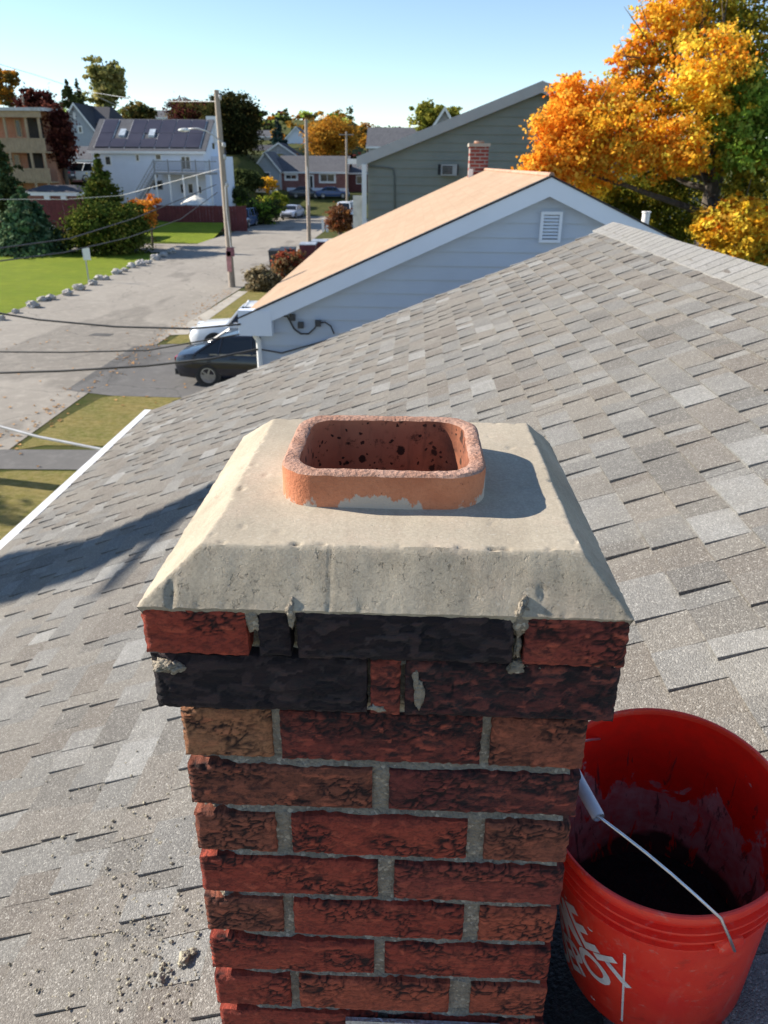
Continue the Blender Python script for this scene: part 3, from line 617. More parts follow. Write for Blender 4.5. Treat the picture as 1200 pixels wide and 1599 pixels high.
for i in range(13):
    for kk in range(48):
        r = (R0(.33) - .004) * (i + .001) / 12; a = 2 * math.pi * kk / 48; V.append((r * math.cos(a), r * math.sin(a), -.318 + .012 * noise.noise((r * 30 * math.cos(a), r * 30 * math.sin(a), 3))))
F = [(i*48+k_, i*48+(k_+1) % 48, (i+1)*48+(k_+1) % 48, (i+1)*48+k_) for i in range(12) for k_ in range(48)]
bput(MB().add(V, F), 'mortar_residue', SLUDGE, True)
STEEL = plain('galvanised_wire', (.62, .63, .66), .35, .9, var=.15, scale=60)
GRIP = plain('grey_plastic_grip', (.50, .50, .55), .4, var=.08, scale=30)
A0, HP, PHI = rad(285), .066, rad(53)
ea = Vector((math.cos(A0), math.sin(A0), 0)); el = Vector((math.cos(A0 - math.pi/2), math.sin(A0 - math.pi/2), 0)); D = el * math.cos(PHI) + Vector((0, 0, 1)) * math.sin(PHI)
c0 = Vector((0, 0, -HP)); g1 = c0 + D * .190 + ea * .047; g2 = c0 + D * .190 - ea * .047; p1 = c0 + ea * .1565; p2 = c0 - ea * .1565
top1 = Vector((math.cos(rad(277)), math.sin(rad(277)), 0)) * .1515 + Vector((0, 0, .0045))
hp = [p1 - ea * .014, p1, p1.lerp(top1, .5) + ea * .003, top1] + [top1.lerp(g1, t) + Vector((0, 0, .006 * math.sin(math.pi * t))) for t in (.2, .4, .6, .8)] + [g1, g1.lerp(g2, .5) + D * .003, g2] + [g2.lerp(p2, t) + D * .010 * math.sin(math.pi * t) for t in (.1, .25, .4, .55, .7, .85)] + [p2, p2 + ea * .014]
hd = bput(MB().tube(hp, .0018, 10), 'handle', STEEL, True)
gm = MB(); ax = (g2 - g1).normalized()
gm.tube([g1 + ax * -.002, g1 + ax * .001, g1.lerp(g2, .5) + D * .003, g2], [.0066, .0074, .0078, .0072], 18, cap=False); gm.tube([g2, g1.lerp(g2, .5) + D * .003, g1 - ax * .002], [.005, .0055, .005], 18, cap=False)
o = gm.build('grip', GRIP, None, True); o.matrix_world = BW; o.parent = hd; o.matrix_parent_inverse = WM(hd).inverted()
for sgn in (1, -1):
    c = c0 + ea * sgn * .146; mb = MB(); bm_ = Matrix.Translation(c) @ Matrix.Rotation(A0 + (0 if sgn > 0 else math.pi), 4, 'Z') @ Matrix.Rotation(rad(90), 4, 'Y')
    mb.lathe([(.0165, -.003), (.0165, .006), (.013, .0085), (.001, .0085)], 20, bm_); bput(mb, 'handle_ear', BM[0])
# printed panel: upright square outline with three lines of slanting stencil capitals
WINK = plain('white_print', (.72, .70, .70), .5, var=.15, scale=60)
def wrap(V, lift): # (u right, v up) -> bucket surface
    out = []
    for u, v in V:
        h = .235 - v; r = R0(h) + lift; a = rad(198.5) + u / .1405; out.append((r * math.cos(a), r * math.sin(a), -h))
    return out
def print_mesh(polys, name, lift=.0006):
    bm = bmesh.new()
    for P in polys:
        vs = [bm.verts.new((u, v, 0)) for u, v in P]; bm.faces.new(vs)
    bmesh.ops.triangulate(bm, faces=bm.faces)
    bmesh.ops.subdivide_edges(bm, edges=[e for e in bm.edges if e.calc_length() > .012], cuts=3, use_grid_fill=True)
    V = wrap([(v.co.x, v.co.y) for v in bm.verts], lift); bm.verts.index_update(); F = [[v.index for v in f.verts] for f in bm.faces]; bm.free()
    return bput(MB().add(V, F), name, WINK, True)
S = .1015; t_ = .0030
print_mesh([[(-S, S), (S, S), (S, S - t_), (-S, S - t_)], [(-S, -S), (S, -S), (S, -S + t_), (-S, -S + t_)], [(-S, -S + t_), (-S + t_, -S + t_), (-S + t_, S - t_), (-S, S - t_)], [(S - t_, -S + t_), (S, -S + t_), (S, S - t_), (S - t_, S - t_)]], 'print_border')
for word, size, off in (('THE', .040, (-.052, .058)), ('HOME', .088, (.0, .010)), ('DEPOT', .076, (.018, -.048))):
    cu = bpy.data.curves.new('lettering', 'FONT'); cu.body = word; cu.size = size; cu.align_x = 'CENTER'; cu.offset = size * .028; cu.shear = .12; cu.resolution_u = 4
    to = bpy.data.objects.new('lettering', cu); COL.objects.link(to); bpy.context.view_layer.update()
    me = bpy.data.meshes.new_from_object(to.evaluated_get(bpy.context.evaluated_depsgraph_get())); bpy.data.objects.remove(to); bpy.data.curves.remove(cu)
    bm = bmesh.new(); bm.from_mesh(me); bpy.data.meshes.remove(me)
    bmesh.ops.triangulate(bm, faces=bm.faces); bmesh.ops.subdivide_edges(bm, edges=[e for e in bm.edges if e.calc_length() > .01], cuts=2, use_grid_fill=False); bmesh.ops.triangulate(bm, faces=bm.faces)
    c, s_ = math.cos(rad(45)), math.sin(rad(45)); P2 = []
    for v in bm.verts:
        x = v.co.x * .82 + off[0]; y = v.co.y + off[1]; x *= 1.06; y *= 1.06; P2.append((x * c - y * s_ - .004, x * s_ + y * c - .022))
    bm.verts.index_update(); F = [[v.index for v in f.verts] for f in bm.faces]; bm.free()
    bput(MB().add(wrap(P2, .0007), F), 'lettering', WINK, True)

# ================================================================== mortar droppings on the roof
DROP = mortar_mat('dropped_mortar', (.40, .36, .27))
mb = MB()
for i in range(520):
    px, py = random.triangular(0, 335, 260), random.triangular(1150, 1620, 1520)
    d = ray(px, py); t = (RZ - CAM.z + RS * CAM.x) / (d.z - RS * d.x); p = CAM + d * t
    if p.x > CX0 - .02 and p.y > .58: continue
    r = random.choice([.0012, .0015, .002, .002, .003, .004]) * random.uniform(.7, 1.3); blob(mb, p + en * (.010 + r * .3), (r * random.uniform(.8, 1.5), r, r * .8), 1, .5, i)
tag(mb.build('mortar_crumbs', DROP), kind='stuff')
for px, py, r, lab in ((295, 1503, .0095, 'pale elongated lump of dropped mortar on shingles beside the chimney'), (258, 1535, .0065, 'small grey jagged lump of mortar on shingles below the pale lump')):
    d = ray(px, py); t = (RZ - CAM.z + RS * CAM.x) / (d.z - RS * d.x); p = CAM + d * t; mb = MB()
    blob(mb, p + en * .017, (r * 1.1, r * 1.5, r * .75), 3, .75, px); blob(mb, p + en * .014 + Vector((.012, .012, .004)), (r * .7, r * .8, r * .5), 3, .8, py); blob(mb, p + en * .014 + Vector((-.008, -.012, -.004)), (r * .5, r * .5, r * .4), 3, .8, py + 3)
    tag(mb.build('mortar_lump', DROP if px > 280 else mortar_mat('grey_mortar_lump', (.32, .30, .25)), smooth=True), lab, 'mortar lump')

# ================================================================== NEIGHBOUR HOUSE (blue grey siding, peach roof)
SIDING = plain('pale_vinyl_siding', (.47, .53, .62), .6, var=.05, scale=1.5)
FASC = plain('pale_trim_aluminium', (.74, .79, .87), .5, var=.04, scale=1.5)
GREEN = plain('sage_green_siding', (.215, .235, .205), .7, var=.08, scale=1.2)
GTRIM = plain('grey_rake_trim', (.42, .42, .41), .6, var=.05)
BLACK = plain('black_rubber', (.02, .02, .022), .6, var=.2)
def roof_mat(name, c1, c2, c3):
    k = NT(name); p = k.pos(); a = k.n('ShaderNodeTexBrick', i_Vector=k.n('ShaderNodeMapping', i_Vector=p, i_Rotation=(0, 0, rad(90))).outputs[0], i_Color1=(*c1, 1), i_Color2=(*c2, 1), i_Mortar=(*[x * .93 for x in c1], 1), i_Scale=1.0, i_Mortar_Size=.004, i_Brick_Width=.34, i_Row_Height=.14).outputs[0]
    col = k.mix(k.ramp(k.noise(.6, 5, .7), .35, .7, 0, .5), a, c3); col = k.mix(k.ramp(k.noise(5, 5, .75), .45, .7, 0, .28), col, [x * .72 for x in c1]); col = k.mix(k.ramp(k.noise(40, 3), .3, .7, 0, .25), col, [x * .5 for x in c1]); return k.fin(col, .95, spec=.1)
PEACH = roof_mat('peach_tan_shingle', (.385, .27, .185), (.44, .315, .22), (.47, .34, .245)); GREYR = roof_mat('far_grey_shingle', (.11, .11, .12), (.15, .15, .16), (.18, .18, .19))
NY, NYF = 9.6, 20.0; e_ = at_y(372, 497, NY); pk = at_y(862, 275, NY); sl = (pk.z - e_.z) / (pk.x - e_.x); xr_ = 2 * pk.x - e_.x
nb = empty('house', (pk.x, 15, 0), 'pale lap sided house with peach roof beyond the grey roof', 'house')
rz2 = lambda x: pk.z - sl * abs(x - pk.x)
WXL, WXR, WY = e_.x + .24, xr_ - .24, NY + .16
mb = MB(); mb.prism([(WXL, WY + .012, -.2), (WXR, WY + .012, -.2), (WXR, WY + .012, rz2(WXR) - .12), (pk.x, WY + .012, pk.z - .12), (WXL, WY + .012, rz2(WXL) - .12)], (0, NYF - WY - .2, 0)); nwall = mb.build('wall', SIDING, nb)
def siding(wall, xl, xr, xp, zr_fn, z0, zt, Y, bh, m, lip=.022):
    z = z0
    while z < zt - .03:
        z1 = min(z + bh, zt - .005)
        def span(zz):  # wall width under the rake at height zz
            a, b = xl, xr
            while zr_fn(a) < zz and a < xp: a += .02
            while zr_fn(b) < zz and b > xp: b -= .02
            return a, b
        a0, b0 = span(z); a1, b1 = span(z1)
        if b1 - a1 > .03:
            MB().hexa([(a0, Y - lip, z), (b0, Y - lip, z), (b0, Y, z), (a0, Y, z), (a1, Y - .002, z1), (b1, Y - .002, z1), (b1, Y, z1), (a1, Y, z1)]).build('siding_board', m, wall)
        z += bh
siding(nwall, WXL, WXR, pk.x, lambda x: rz2(x) - .13, 2.0, pk.z - .13, WY + .011, .168, SIDING)
for s_ in (-1, 1):  # roof planes
    xe = e_.x if s_ < 0 else xr_
    P = [(xe, NY + .02, e_.z), (pk.x, NY + .02, pk.z), (pk.x, NYF, pk.z), (xe, NYF, e_.z)]
    MB().hexa([(x, y, z - .10) for x, y, z in P] + [(x, y, z) for x, y, z in P]).build('roof', PEACH, nb)
    a, b = (xe, e_.z), (pk.x, pk.z)
    MB().hexa([(a[0], NY - .005, a[1] - .215), (b[0], NY - .005, b[1] - .215), (b[0], NY + .018, b[1] - .215), (a[0], NY + .018, a[1] - .215), (a[0], NY - .005, a[1] - .012), (b[0], NY - .005, b[1] - .012), (b[0], NY + .018, b[1] - .012), (a[0], NY + .018, a[1] - .012)]).build('rake_fascia', FASC, nb)
    MB().hexa([(a[0], NY - .02, a[1] - .006), (b[0], NY - .02, b[1] - .006), (b[0], NY + .1, b[1] - .006), (a[0], NY + .1, a[1] - .006), (a[0], NY - .02, a[1] + .012), (b[0], NY - .02, b[1] + .012), (b[0], NY + .1, b[1] + .012), (a[0], NY + .1, a[1] + .012)]).build('drip_edge', BLACK if s_ < 0 else BLACK, nb)
    MB().hexa([(a[0], NY + .019, a[1] - .205), (b[0], NY + .019, b[1] - .205), (b[0], WY - .004, b[1] - .205), (a[0], WY - .004, a[1] - .205), (a[0], NY + .019, a[1] - .19), (b[0], NY + .019, b[1] - .19), (b[0], WY - .004, b[1] - .19), (a[0], WY - .004, a[1] - .19)]).build('soffit', FASC, nb)
MB().tube([(pk.x, NY + .0, pk.z + .01), (pk.x, NYF, pk.z + .01)], .035, 6).build('ridge_cap', plain('ridge_rust_shingle', (.40, .24, .165), .9), nb)
MB().box((e_.x + .003, NY - .012, e_.z - .215), (e_.x + .42, WY - .016, e_.z + .10)).build('cornice_return', FASC, nb)
MB().box((e_.x + .02, NY + .05, e_.z - .20), (e_.x + .24, NYF - .1, e_.z - .14)).build('eave_soffit', FASC, nb)
MB().tube([at_y(392, 513, NY + .08), at_y(398, 522, NY + .1), at_y(404, 532, NY + .12), at_y(405, 545, NY + .12), Vector((at_y(406, 575, NY + .12).x, NY + .12, .1))], .035, 8).build('downspout', plain('white_downspout', (.85, .85, .85), .45, var=.03), nb, True)
# gable louvre
vA, vB = at_y(841, 378, WY), at_y(879, 330, WY); vx0, vx1, vz0, vz1 = vA.x, vB.x, vA.z, vB.z
lv = MB().box((vx0 + .03, WY - .022, vz0 + .03), (vx1 - .03, WY + .012, vz1 - .03)).build('gable_vent', plain('vent_shadow_gap', (.2, .2, .21), .8), nb)
fr = MB(); w_ = .035
for q in (((vx0, vz0), (vx1, vz0 + w_)), ((vx0, vz1 - w_), (vx1, vz1)), ((vx0, vz0 + w_ + .001), (vx0 + w_, vz1 - w_ - .001)), ((vx1 - w_, vz0 + w_ + .001), (vx1, vz1 - w_ - .001))): fr.box((q[0][0], WY - .05, q[0][1]), (q[1][0], WY + .01, q[1][1]))
fr.build('frame', FASC, lv)
for i in range(7):
    z = vz0 + .05 + i * (vz1 - vz0 - .085) / 7
    MB().hexa([(vx0 + .036, WY - .044, z), (vx1 - .036, WY - .044, z), (vx1 - .036, WY - .038, z), (vx0 + .036, WY - .038, z), (vx0 + .036, WY - .026, z + .026), (vx1 - .036, WY - .026, z + .026), (vx1 - .036, WY - .023, z + .026), (vx0 + .036, WY - .023, z + .026)]).build('slat', FASC, lv)
CAB = plain('grey_black_cable', (.05, .05, .055), .6)
def path_y(pts, Y): return [at_y(x, y, Y) for x, y in pts]
MB().tube(path_y([(424, 492), (438, 492), (449, 494), (454, 503), (460, 514), (470, 521), (482, 521), (491, 513), (497, 504)], WY - .04), .012, 6).build('cable', CAB, nb, True)
MB().tube(path_y([(497, 504), (508, 503), (517, 509), (522, 521)], WY - .04), .010, 6).build('cable', CAB, nb, True)
MB().tube(path_y([(405, 545), (440, 551), (480, 540), (522, 528)], WY - .03), .010, 6).build('cable', CAB, nb, True)
for x, y in ((457, 495), (497, 504), (470, 507)):
    p = at_y(x, y, WY - .03); MB().box((p.x - .035, p.y - .04, p.z - .04), (p.x + .035, WY - .003, p.z + .035)).build('cable_clamp', CAB, nb)
p = at_y(1010, 332, 12.2); MB().lathe([(.055, p.z - .55), (.055, p.z - .004), (.066, p.z), (.066, p.z + .02), (.04, p.z + .02), (.04, p.z - .2)], 16, Matrix.Translation((p.x, p.y, 0))).build('vent_pipe', WHITE, nb, 'auto')
# its brick chimney
def brickwall(name, c1, c2, cm, sc=1.0):
    k = NT(name); m = k.n('ShaderNodeMapping', i_Vector=k.pos(), i_Rotation=(rad(90), 0, 0)).outputs[0]
    a = k.n('ShaderNodeTexBrick', i_Vector=m, i_Color1=(*c1, 1), i_Color2=(*c2, 1), i_Mortar=(*cm, 1), i_Scale=sc, i_Mortar_Size=.012, i_Brick_Width=.22, i_Row_Height=.075).outputs[0]
    return k.fin(k.mix(k.ramp(k.noise(2, 4), .3, .7, 0, .4), a, [x * .6 for x in c1]), .9, spec=.2)
RBRICK = brickwall('red_house_brick', (.20, .045, .04), (.27, .07, .055), (.30, .27, .25)); OBRICK = brickwall('orange_house_brick', (.42, .16, .08), (.48, .20, .11), (.4, .33, .27))
a, b = at_y(735, 224, 18.8), at_y(762, 265, 18.8)
nch = empty('brick_chimney', (a.x + .2, 19, rz2(a.x)), 'small red brick chimney standing at the ridge of the peach roof', 'chimney')
MB().box((a.x, 18.8, b.z - .45), (b.x, 19.25, a.z - .06)).build('stack', RBRICK, nch)
MB().box((a.x - .03, 18.77, a.z - .058), (b.x + .03, 19.28, a.z + .01)).build('cap', CONC, nch); MB().box((a.x - .012, 18.785, b.z - .4), (a.x + .09, 18.798, b.z + .02)).build('flashing', WHITE, nch)
MB().lathe([(.11, a.z + .011), (.11, a.z + .06), (.08, a.z + .06), (.08, a.z - .02)], 14, Matrix.Translation(((a.x + b.x) / 2, 19.02, 0))).build('flue', OBRICK, nch)

# ================================================================== GREEN HOUSE behind
GY = 29.0; ge, gp = at_y(557, 245, GY), at_y(848, 126, GY); gs = (gp.z - ge.z) / (gp.x - ge.x); gxr = 2 * gp.x - ge.x; gz = lambda x: gp.z - gs * abs(x - gp.x)
gh = empty('house', (gp.x, 34, 0), 'sage green lap sided house with wide grey gable behind the peach roof', 'house')
gxl = at_y(574, 260, GY).x
gw = MB().prism([(gxl, GY + .26, -.2), (2*gp.x - gxl, GY + .26, -.2), (2*gp.x - gxl, GY + .26, gz(2*gp.x-gxl) - .2), (gp.x, GY + .26, gp.z - .2), (gxl, GY + .26, gz(gxl) - .2)], (0, 9.5, 0)).build('wall', GREEN, gh)
siding(gw, gxl, 2*gp.x - gxl, gp.x, lambda x: gz(x) - .22, 2.6, gp.z - .22, GY + .259, .27, GREEN, .03)
for xe in (ge.x, gxr):
    P = [(xe, GY + .04, ge.z), (gp.x, GY + .04, gp.z), (gp.x, GY + 10, gp.z), (xe, GY + 10, ge.z)]
    MB().hexa([(x, y, z - .14) for x, y, z in P] + [(x, y, z) for x, y, z in P]).build('roof', GREYR, gh)
    MB().hexa([(xe, GY, ge.z - .34), (gp.x, GY, gp.z - .34), (gp.x, GY + .038, gp.z - .34), (xe, GY + .038, ge.z - .34), (xe, GY, ge.z + .012), (gp.x, GY, gp.z + .012), (gp.x, GY + .038, gp.z + .012), (xe, GY + .038, ge.z + .012)]).build('rake_fascia', GTRIM, gh)
a, b = at_y(689, 256, GY + .2), at_y(713, 274, GY + .2)
ac = MB().box((a.x, GY - .12, b.z), (b.x, GY + .236, a.z)).build('air_conditioner', plain('ac_housing', (.34, .35, .35), .5), gh)
for i in range(5):
    z = b.z + .06 + i * (a.z - b.z - .1) / 5; MB().box((a.x + .05, GY - .135, z), (b.x - .16, GY - .121, z + .035)).build('grille', BLACK, ac)
MB().box((a.x - .10, GY + .20, b.z + .03), (a.x - .003, GY + .236, a.z)).build('window_panel', BLACK, gh); MB().box((b.x + .003, GY + .20, b.z + .03), (b.x + .06, GY + .236, a.z)).build('window_panel', BLACK, gh)
MB().tube(path_y([(576, 259), (600, 261), (614, 263), (616, 276), (617, 335)], GY + .21), .03, 6).build('conduit', plain('conduit_grey', (.12, .14, .13), .6), gh, True)
q = at_y(573, 300, GY + .1); MB().box((q.x - .16, GY - .06, .0), (q.x + .0, GY + .1, at_y(573, 256, GY).z)).build('porch_post', WHITE, gh)
a, b = at_y(544, 250, GY + .5), at_y(572, 256, GY + .5); MB().box((a.x, GY + .2, b.z), (b.x - .02, GY + 2.5, a.z + .05)).build('porch_beam', WHITE, gh)
a = at_y(552, 338, GY + .6); MB().box((a.x, GY + .5, -.1), (q.x - .2, GY + .6, at_y(560, 305, GY + .6).z)).build('porch_panel', plain('porch_panel_grey', (.5, .5, .47), .7), gh)
a, b = at_y(555, 345, GY + .4), at_y(577, 338, GY + .4)
# ================================================================== TREES
ORANGE = [(.90, .38, .035), (.93, .47, .05), (.86, .29, .025), (.92, .55, .08)]
GOLD = [(.92, .56, .05), (.88, .62, .07), (.92, .48, .035), (.74, .58, .07)]
OLIVE = [(.38, .33, .04), (.30, .28, .035), (.48, .38, .045), (.42, .30, .03)]
GREENL = [(.20, .32, .045), (.28, .40, .06), (.14, .23, .035), (.42, .50, .10)]
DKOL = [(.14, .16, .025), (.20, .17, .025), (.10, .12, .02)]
TY = 21.5
def lobe(px, py, r, dy, cols, n, Y=TY, flat=.8):
    c = at_y(px, py, Y + dy); k = r * (Y + dy) / FOC * 1.03
    return ((c.x, c.y, c.z), (k, k * .95, k * flat), n, cols)
tb = at_y(1106, 330, TY)
maple = empty('maple_tree', (tb.x, TY, 0), 'large maple with orange and gold autumn leaves overhanging the roof ridge', 'tree')
trunk = MB(); trunk.tube(wander((tb.x, TY, -.3), (tb.x + .02, TY, tb.z + .5), 4, .03) + [Vector((tb.x + .15, TY, tb.z + 2.0))], [.34, .30, .27, .25, .21, .15], 12)
tips = [(880, 190, -1), (850, 250, -1.2), (930, 160, .4), (980, 215, -1.4), (995, 90, .3), (1040, 40, .5), (1085, -20, .2), (1130, 20, -.6), (1060, 120, -1.2), (1165, 90, .6), (1190, 10, 0), (1010, 260, .8), (1110, 345, -2.2), (1170, 360, -2.4)]
fork = Vector((tb.x + .05, TY, tb.z + .6))
for x, y, dy in tips:
    t = at_y(x, y, TY + dy); s0 = Vector((tb.x, TY, tb.z + random.uniform(-.9, .5))) if y > 230 else fork + Vector((0, 0, random.uniform(-.3, .9)))
    trunk.tube(wander(s0, t, 6, .1), [.10, .085, .07, .055, .04, .03, .014], 6)
    for _ in range(4):
        a = s0.lerp(t, random.uniform(.45, .95)); trunk.tube(wander(a, a + Vector((random.uniform(-1, .6), random.uniform(-.6, .6), random.uniform(.1, 1.2))) * .9, 3, .1), [.022, .016, .011, .006], 4)
for x0, y0, x1, y1 in ((1010, 60, 975, 10), (1000, 90, 965, 85), (1020, 70, 1000, -5), (1040, 50, 1022, -10), (985, 110, 968, 62)):   # bare twigs against the sky
    trunk.tube(wander(at_y(x0, y0, TY), at_y(x1, y1, TY), 4, .06), [.022, .017, .012, .009, .004], 4)
trunk.build('trunk', BARK, maple, True)
L = [lobe(x, y, r, dy, c, n) for x, y, r, dy, c, n in [
 (862, 268, 34, -1.0, ORANGE, 1900), (845, 258, 24, -1.2, ORANGE, 900), (885, 240, 40, -.9, ORANGE, 2300), (868, 200, 34, -.7, ORANGE, 1900), (892, 155, 32, -.2, ORANGE, 1500), (885, 135, 20, .1, ORANGE, 700), (900, 185, 42, -.6, ORANGE, 2000),
 (935, 170, 38, .1, ORANGE + GOLD, 1600), (940, 215, 46, -.9, ORANGE + GOLD, 2500), (920, 265, 40, -.6, GOLD + ORANGE, 2000), (985, 185, 40, -.4, ORANGE + GOLD, 1300), (975, 140, 30, .6, OLIVE + ORANGE, 1100), (1000, 235, 42, -1.2, GOLD + ORANGE, 2000), (1040, 225, 46, -1.3, ORANGE + GOLD, 2300), (1065, 245, 34, -1.5, GOLD + ORANGE, 1500),
 (990, 78, 20, .4, ORANGE, 450), (1012, 72, 28, .4, ORANGE + OLIVE, 650), (972, 95, 16, .2, ORANGE, 450), (1030, 100, 34, .9, OLIVE + GOLD, 1100), (1022, 30, 30, .3, ORANGE + GOLD, 700), (1055, 20, 42, .2, ORANGE + GOLD, 1600), (1065, -15, 40, .2, GOLD + ORANGE, 900), (1040, 150, 44, .3, OLIVE + ORANGE, 1500), (1000, 150, 34, .2, OLIVE + ORANGE, 1000),
 (1085, 60, 40, .8, OLIVE, 1200), (1120, 20, 52, .6, OLIVE, 1700), (1175, 20, 52, .4, OLIVE + DKOL, 1700), (1150, 70, 46, .5, OLIVE, 1300), (1115, 95, 50, -1.0, GOLD + ORANGE, 2200), (1095, 130, 36, -1.5, GOLD, 1300), (1080, 185, 44, -.2, OLIVE + GOLD, 1500), (1115, 175, 30, -1.0, GOLD, 800), (1190, 95, 40, .4, OLIVE + ORANGE, 900), (1140, 140, 36, .2, OLIVE + GREENL, 1000),
 (945, 315, 44, 1.4, DKOL, 1500), (985, 320, 48, 1.4, DKOL, 1700), (1030, 310, 52, 1.5, DKOL, 1900), (1060, 345, 50, 1.6, DKOL, 1500), (925, 300, 30, .8, OLIVE, 900), (1000, 275, 46, 1.0, DKOL + OLIVE, 1500), (1050, 275, 40, 1.0, DKOL + OLIVE, 1200),  # dark olive tints paint the shade low in the crown
 (1105, 355, 24, -2.2, GOLD, 1100), (1130, 340, 30, -2.3, GOLD + ORANGE, 1500), (1160, 355, 32, -2.4, GOLD, 1500), (1145, 375, 34, -2.4, GOLD, 1500), (1150, 318, 18, -2.2, ORANGE + GOLD, 600), (1165, 300, 30, -1.2, OLIVE + DKOL, 1000), (1190, 345, 30, -2.2, ORANGE + GOLD, 1200), (1195, 385, 34, -2.0, OLIVE + ORANGE, 1200)]]
L = [(c, r, int(n * 1.15), k) for c, r, n, k in L]
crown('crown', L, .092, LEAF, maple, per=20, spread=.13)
gt0 = at_y(1235, 360, TY - .5); gt = empty('maple_tree', (gt0.x, TY - .5, 0), 'green leaved maple at the right edge beside the orange one', 'tree')
trunk = MB(); trunk.tube(wander((gt0.x, TY - .5, -.3), (gt0.x - .3, TY - .5, 8), 5, .04), [.26, .24, .2, .16, .11, .06], 10)
for x, y in ((1160, 200), (1185, 130), (1200, 260), (1150, 240)): trunk.tube(wander((gt0.x - .1, TY - .5, random.uniform(4.5, 6)), at_y(x, y, TY - .8), 4, .1), [.08, .06, .045, .03, .015], 6)
trunk.build('trunk', BARK, gt, True)
crown('crown', [lobe(x, y, r, dy, c, n) for x, y, r, dy, c, n in [(1170, 150, 42, -.8, GREENL, 1800), (1150, 195, 40, -1, GREENL, 1700), (1185, 215, 46, -1.2, GREENL, 2200), (1150, 240, 34, -1.1, GREENL + OLIVE, 1300), (1195, 160, 44, -.6, GREENL, 1600), (1180, 265, 30, -1, GREENL + OLIVE, 1000), (1230, 210, 60, -.5, GREENL, 1500), (1240, 120, 60, 0, GREENL, 1300), (1135, 165, 24, -1, GREENL + GOLD, 700), (1250, 300, 50, 0, DKOL, 900)]], .11, LEAF, gt, per=24, spread=.13)
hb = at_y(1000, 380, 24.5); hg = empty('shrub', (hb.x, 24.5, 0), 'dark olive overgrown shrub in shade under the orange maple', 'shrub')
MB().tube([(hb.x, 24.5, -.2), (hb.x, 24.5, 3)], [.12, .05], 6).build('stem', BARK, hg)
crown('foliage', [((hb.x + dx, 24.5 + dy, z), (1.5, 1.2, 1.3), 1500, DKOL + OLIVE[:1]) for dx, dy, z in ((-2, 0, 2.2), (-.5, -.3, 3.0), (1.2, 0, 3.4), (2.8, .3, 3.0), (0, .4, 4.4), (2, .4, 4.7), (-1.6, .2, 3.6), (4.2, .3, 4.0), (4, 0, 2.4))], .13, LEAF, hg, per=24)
def tree_px(name, label, cx, top, bot, w, Y, cols, n, leaf, shape='round', cat='tree', group=None, trunk_w=.25, trunk_to=None, mat=None, parts=('trunk', 'crown'), seed=None, lob=9):
    c = at_y(cx, (top + bot) / 2, Y); k = Y / FOC * 1.02; W = w * k / 2; zt = at_y(cx, top, Y).z; zb = at_y(cx, bot, Y).z; g = ground(c.x, Y)
    zb = max(zb, g); H = zt - zb; o = empty(name, (c.x, Y, g), label, cat, group); tw = MB()
    tw.tube([(c.x, Y, g - .3), (c.x + .05 * W, Y, (g + zt) / 2), (c.x, Y, zt - H * .12)], [trunk_w, trunk_w * .7, trunk_w * .15], 7)
    B = []
    if shape == 'cone':
        m = 8
        for i in range(m):
            t = i / (m - 1); r = max(.08 * W, W * (1 - t) ** .85); z = zb + H * (.06 + .88 * t); B.append(((c.x, Y, z), (r, r, H / m * .8), int(n * (1.15 - t) / m * 1.6), cols))
    elif shape == 'flame':      # clipped arborvitae
        for i in range(8):
            t = i / 7; r = W * (1 - t ** 2.2 * .92); B.append(((c.x, Y, zb + H * (.08 + .84 * t)), (r, r, H / 8), int(n / 8), cols))
    elif shape == 'dome':
        B.append(((c.x, Y, zb + H * .42), (W * .92, W * .92, H * .5), int(n * .5), cols))
        for i in range(lob):
            a = 2 * math.pi * i / lob; B.append(((c.x + W * .55 * math.cos(a), Y + W * .55 * math.sin(a), zb + H * random.uniform(.3, .72)), (W * .42,) * 2 + (H * .25,), int(n * .5 / lob), cols))
    else:
        for i in range(lob):
            a = random.uniform(0, 6.28); rr = random.uniform(.1, .62); zz = random.uniform(.18, .82); f = math.sin(math.pi * min(.92, max(.12, zz))) ** .7
            B.append(((c.x + W * rr * math.cos(a) * f, Y + W * rr * math.sin(a) * f, zb + H * zz), (W * .48 * (.6 + .4 * f), W * .48, H * .2), int(n / lob), cols))
        tw_ = [b[0] for b in B]
        for q in tw_[:5]: tw.tube([(c.x, Y, zb + H * .1), ((c.x + q[0]) / 2, Y, (zb + q[2]) / 2 + .1), q], [trunk_w * .4, trunk_w * .28, .03], 5)
    tw.build(parts[0], BARK, o, True); crown(parts[1], B, leaf, mat or LEAF, o, per=30, spread=.14, droop=.4 if shape == 'cone' else 0, rag=.25 if shape in ('dome', 'flame') else .8); return o
ARB = [(.075, .105, .02), (.11, .13, .024), (.045, .07, .016), (.17, .16, .035)]; SPR = [(.075, .14, .065), (.10, .17, .085), (.05, .10, .05), (.14, .19, .10)]
DKG = [(.065, .085, .03), (.085, .10, .035), (.045, .062, .024)]; DRED = [(.10, .03, .026), (.15, .05, .035), (.065, .022, .02)]; WILL = [(.28, .27, .08), (.36, .33, .11), (.20, .21, .07), (.42, .37, .14)]
BRN = [(.17, .14, .045), (.12, .11, .035), (.22, .16, .05)]; ORF = [(.52, .24, .03), (.42, .18, .025), (.58, .32, .05), (.30, .17, .03)]
tree_px('spruce_tree', 'blue green spruce at the left edge of the lawn beside the arborvitae', 42, 296, 408, 112, 56.0, SPR, 15000, .26, 'cone', mat=NEEDLE)
tree_px('arborvitae', 'broad dark arborvitae between the spruce and the orange sapling', 168, 308, 402, 126, 56.5, ARB, 20000, .19, 'dome', mat=NEEDLE, cat='evergreen')
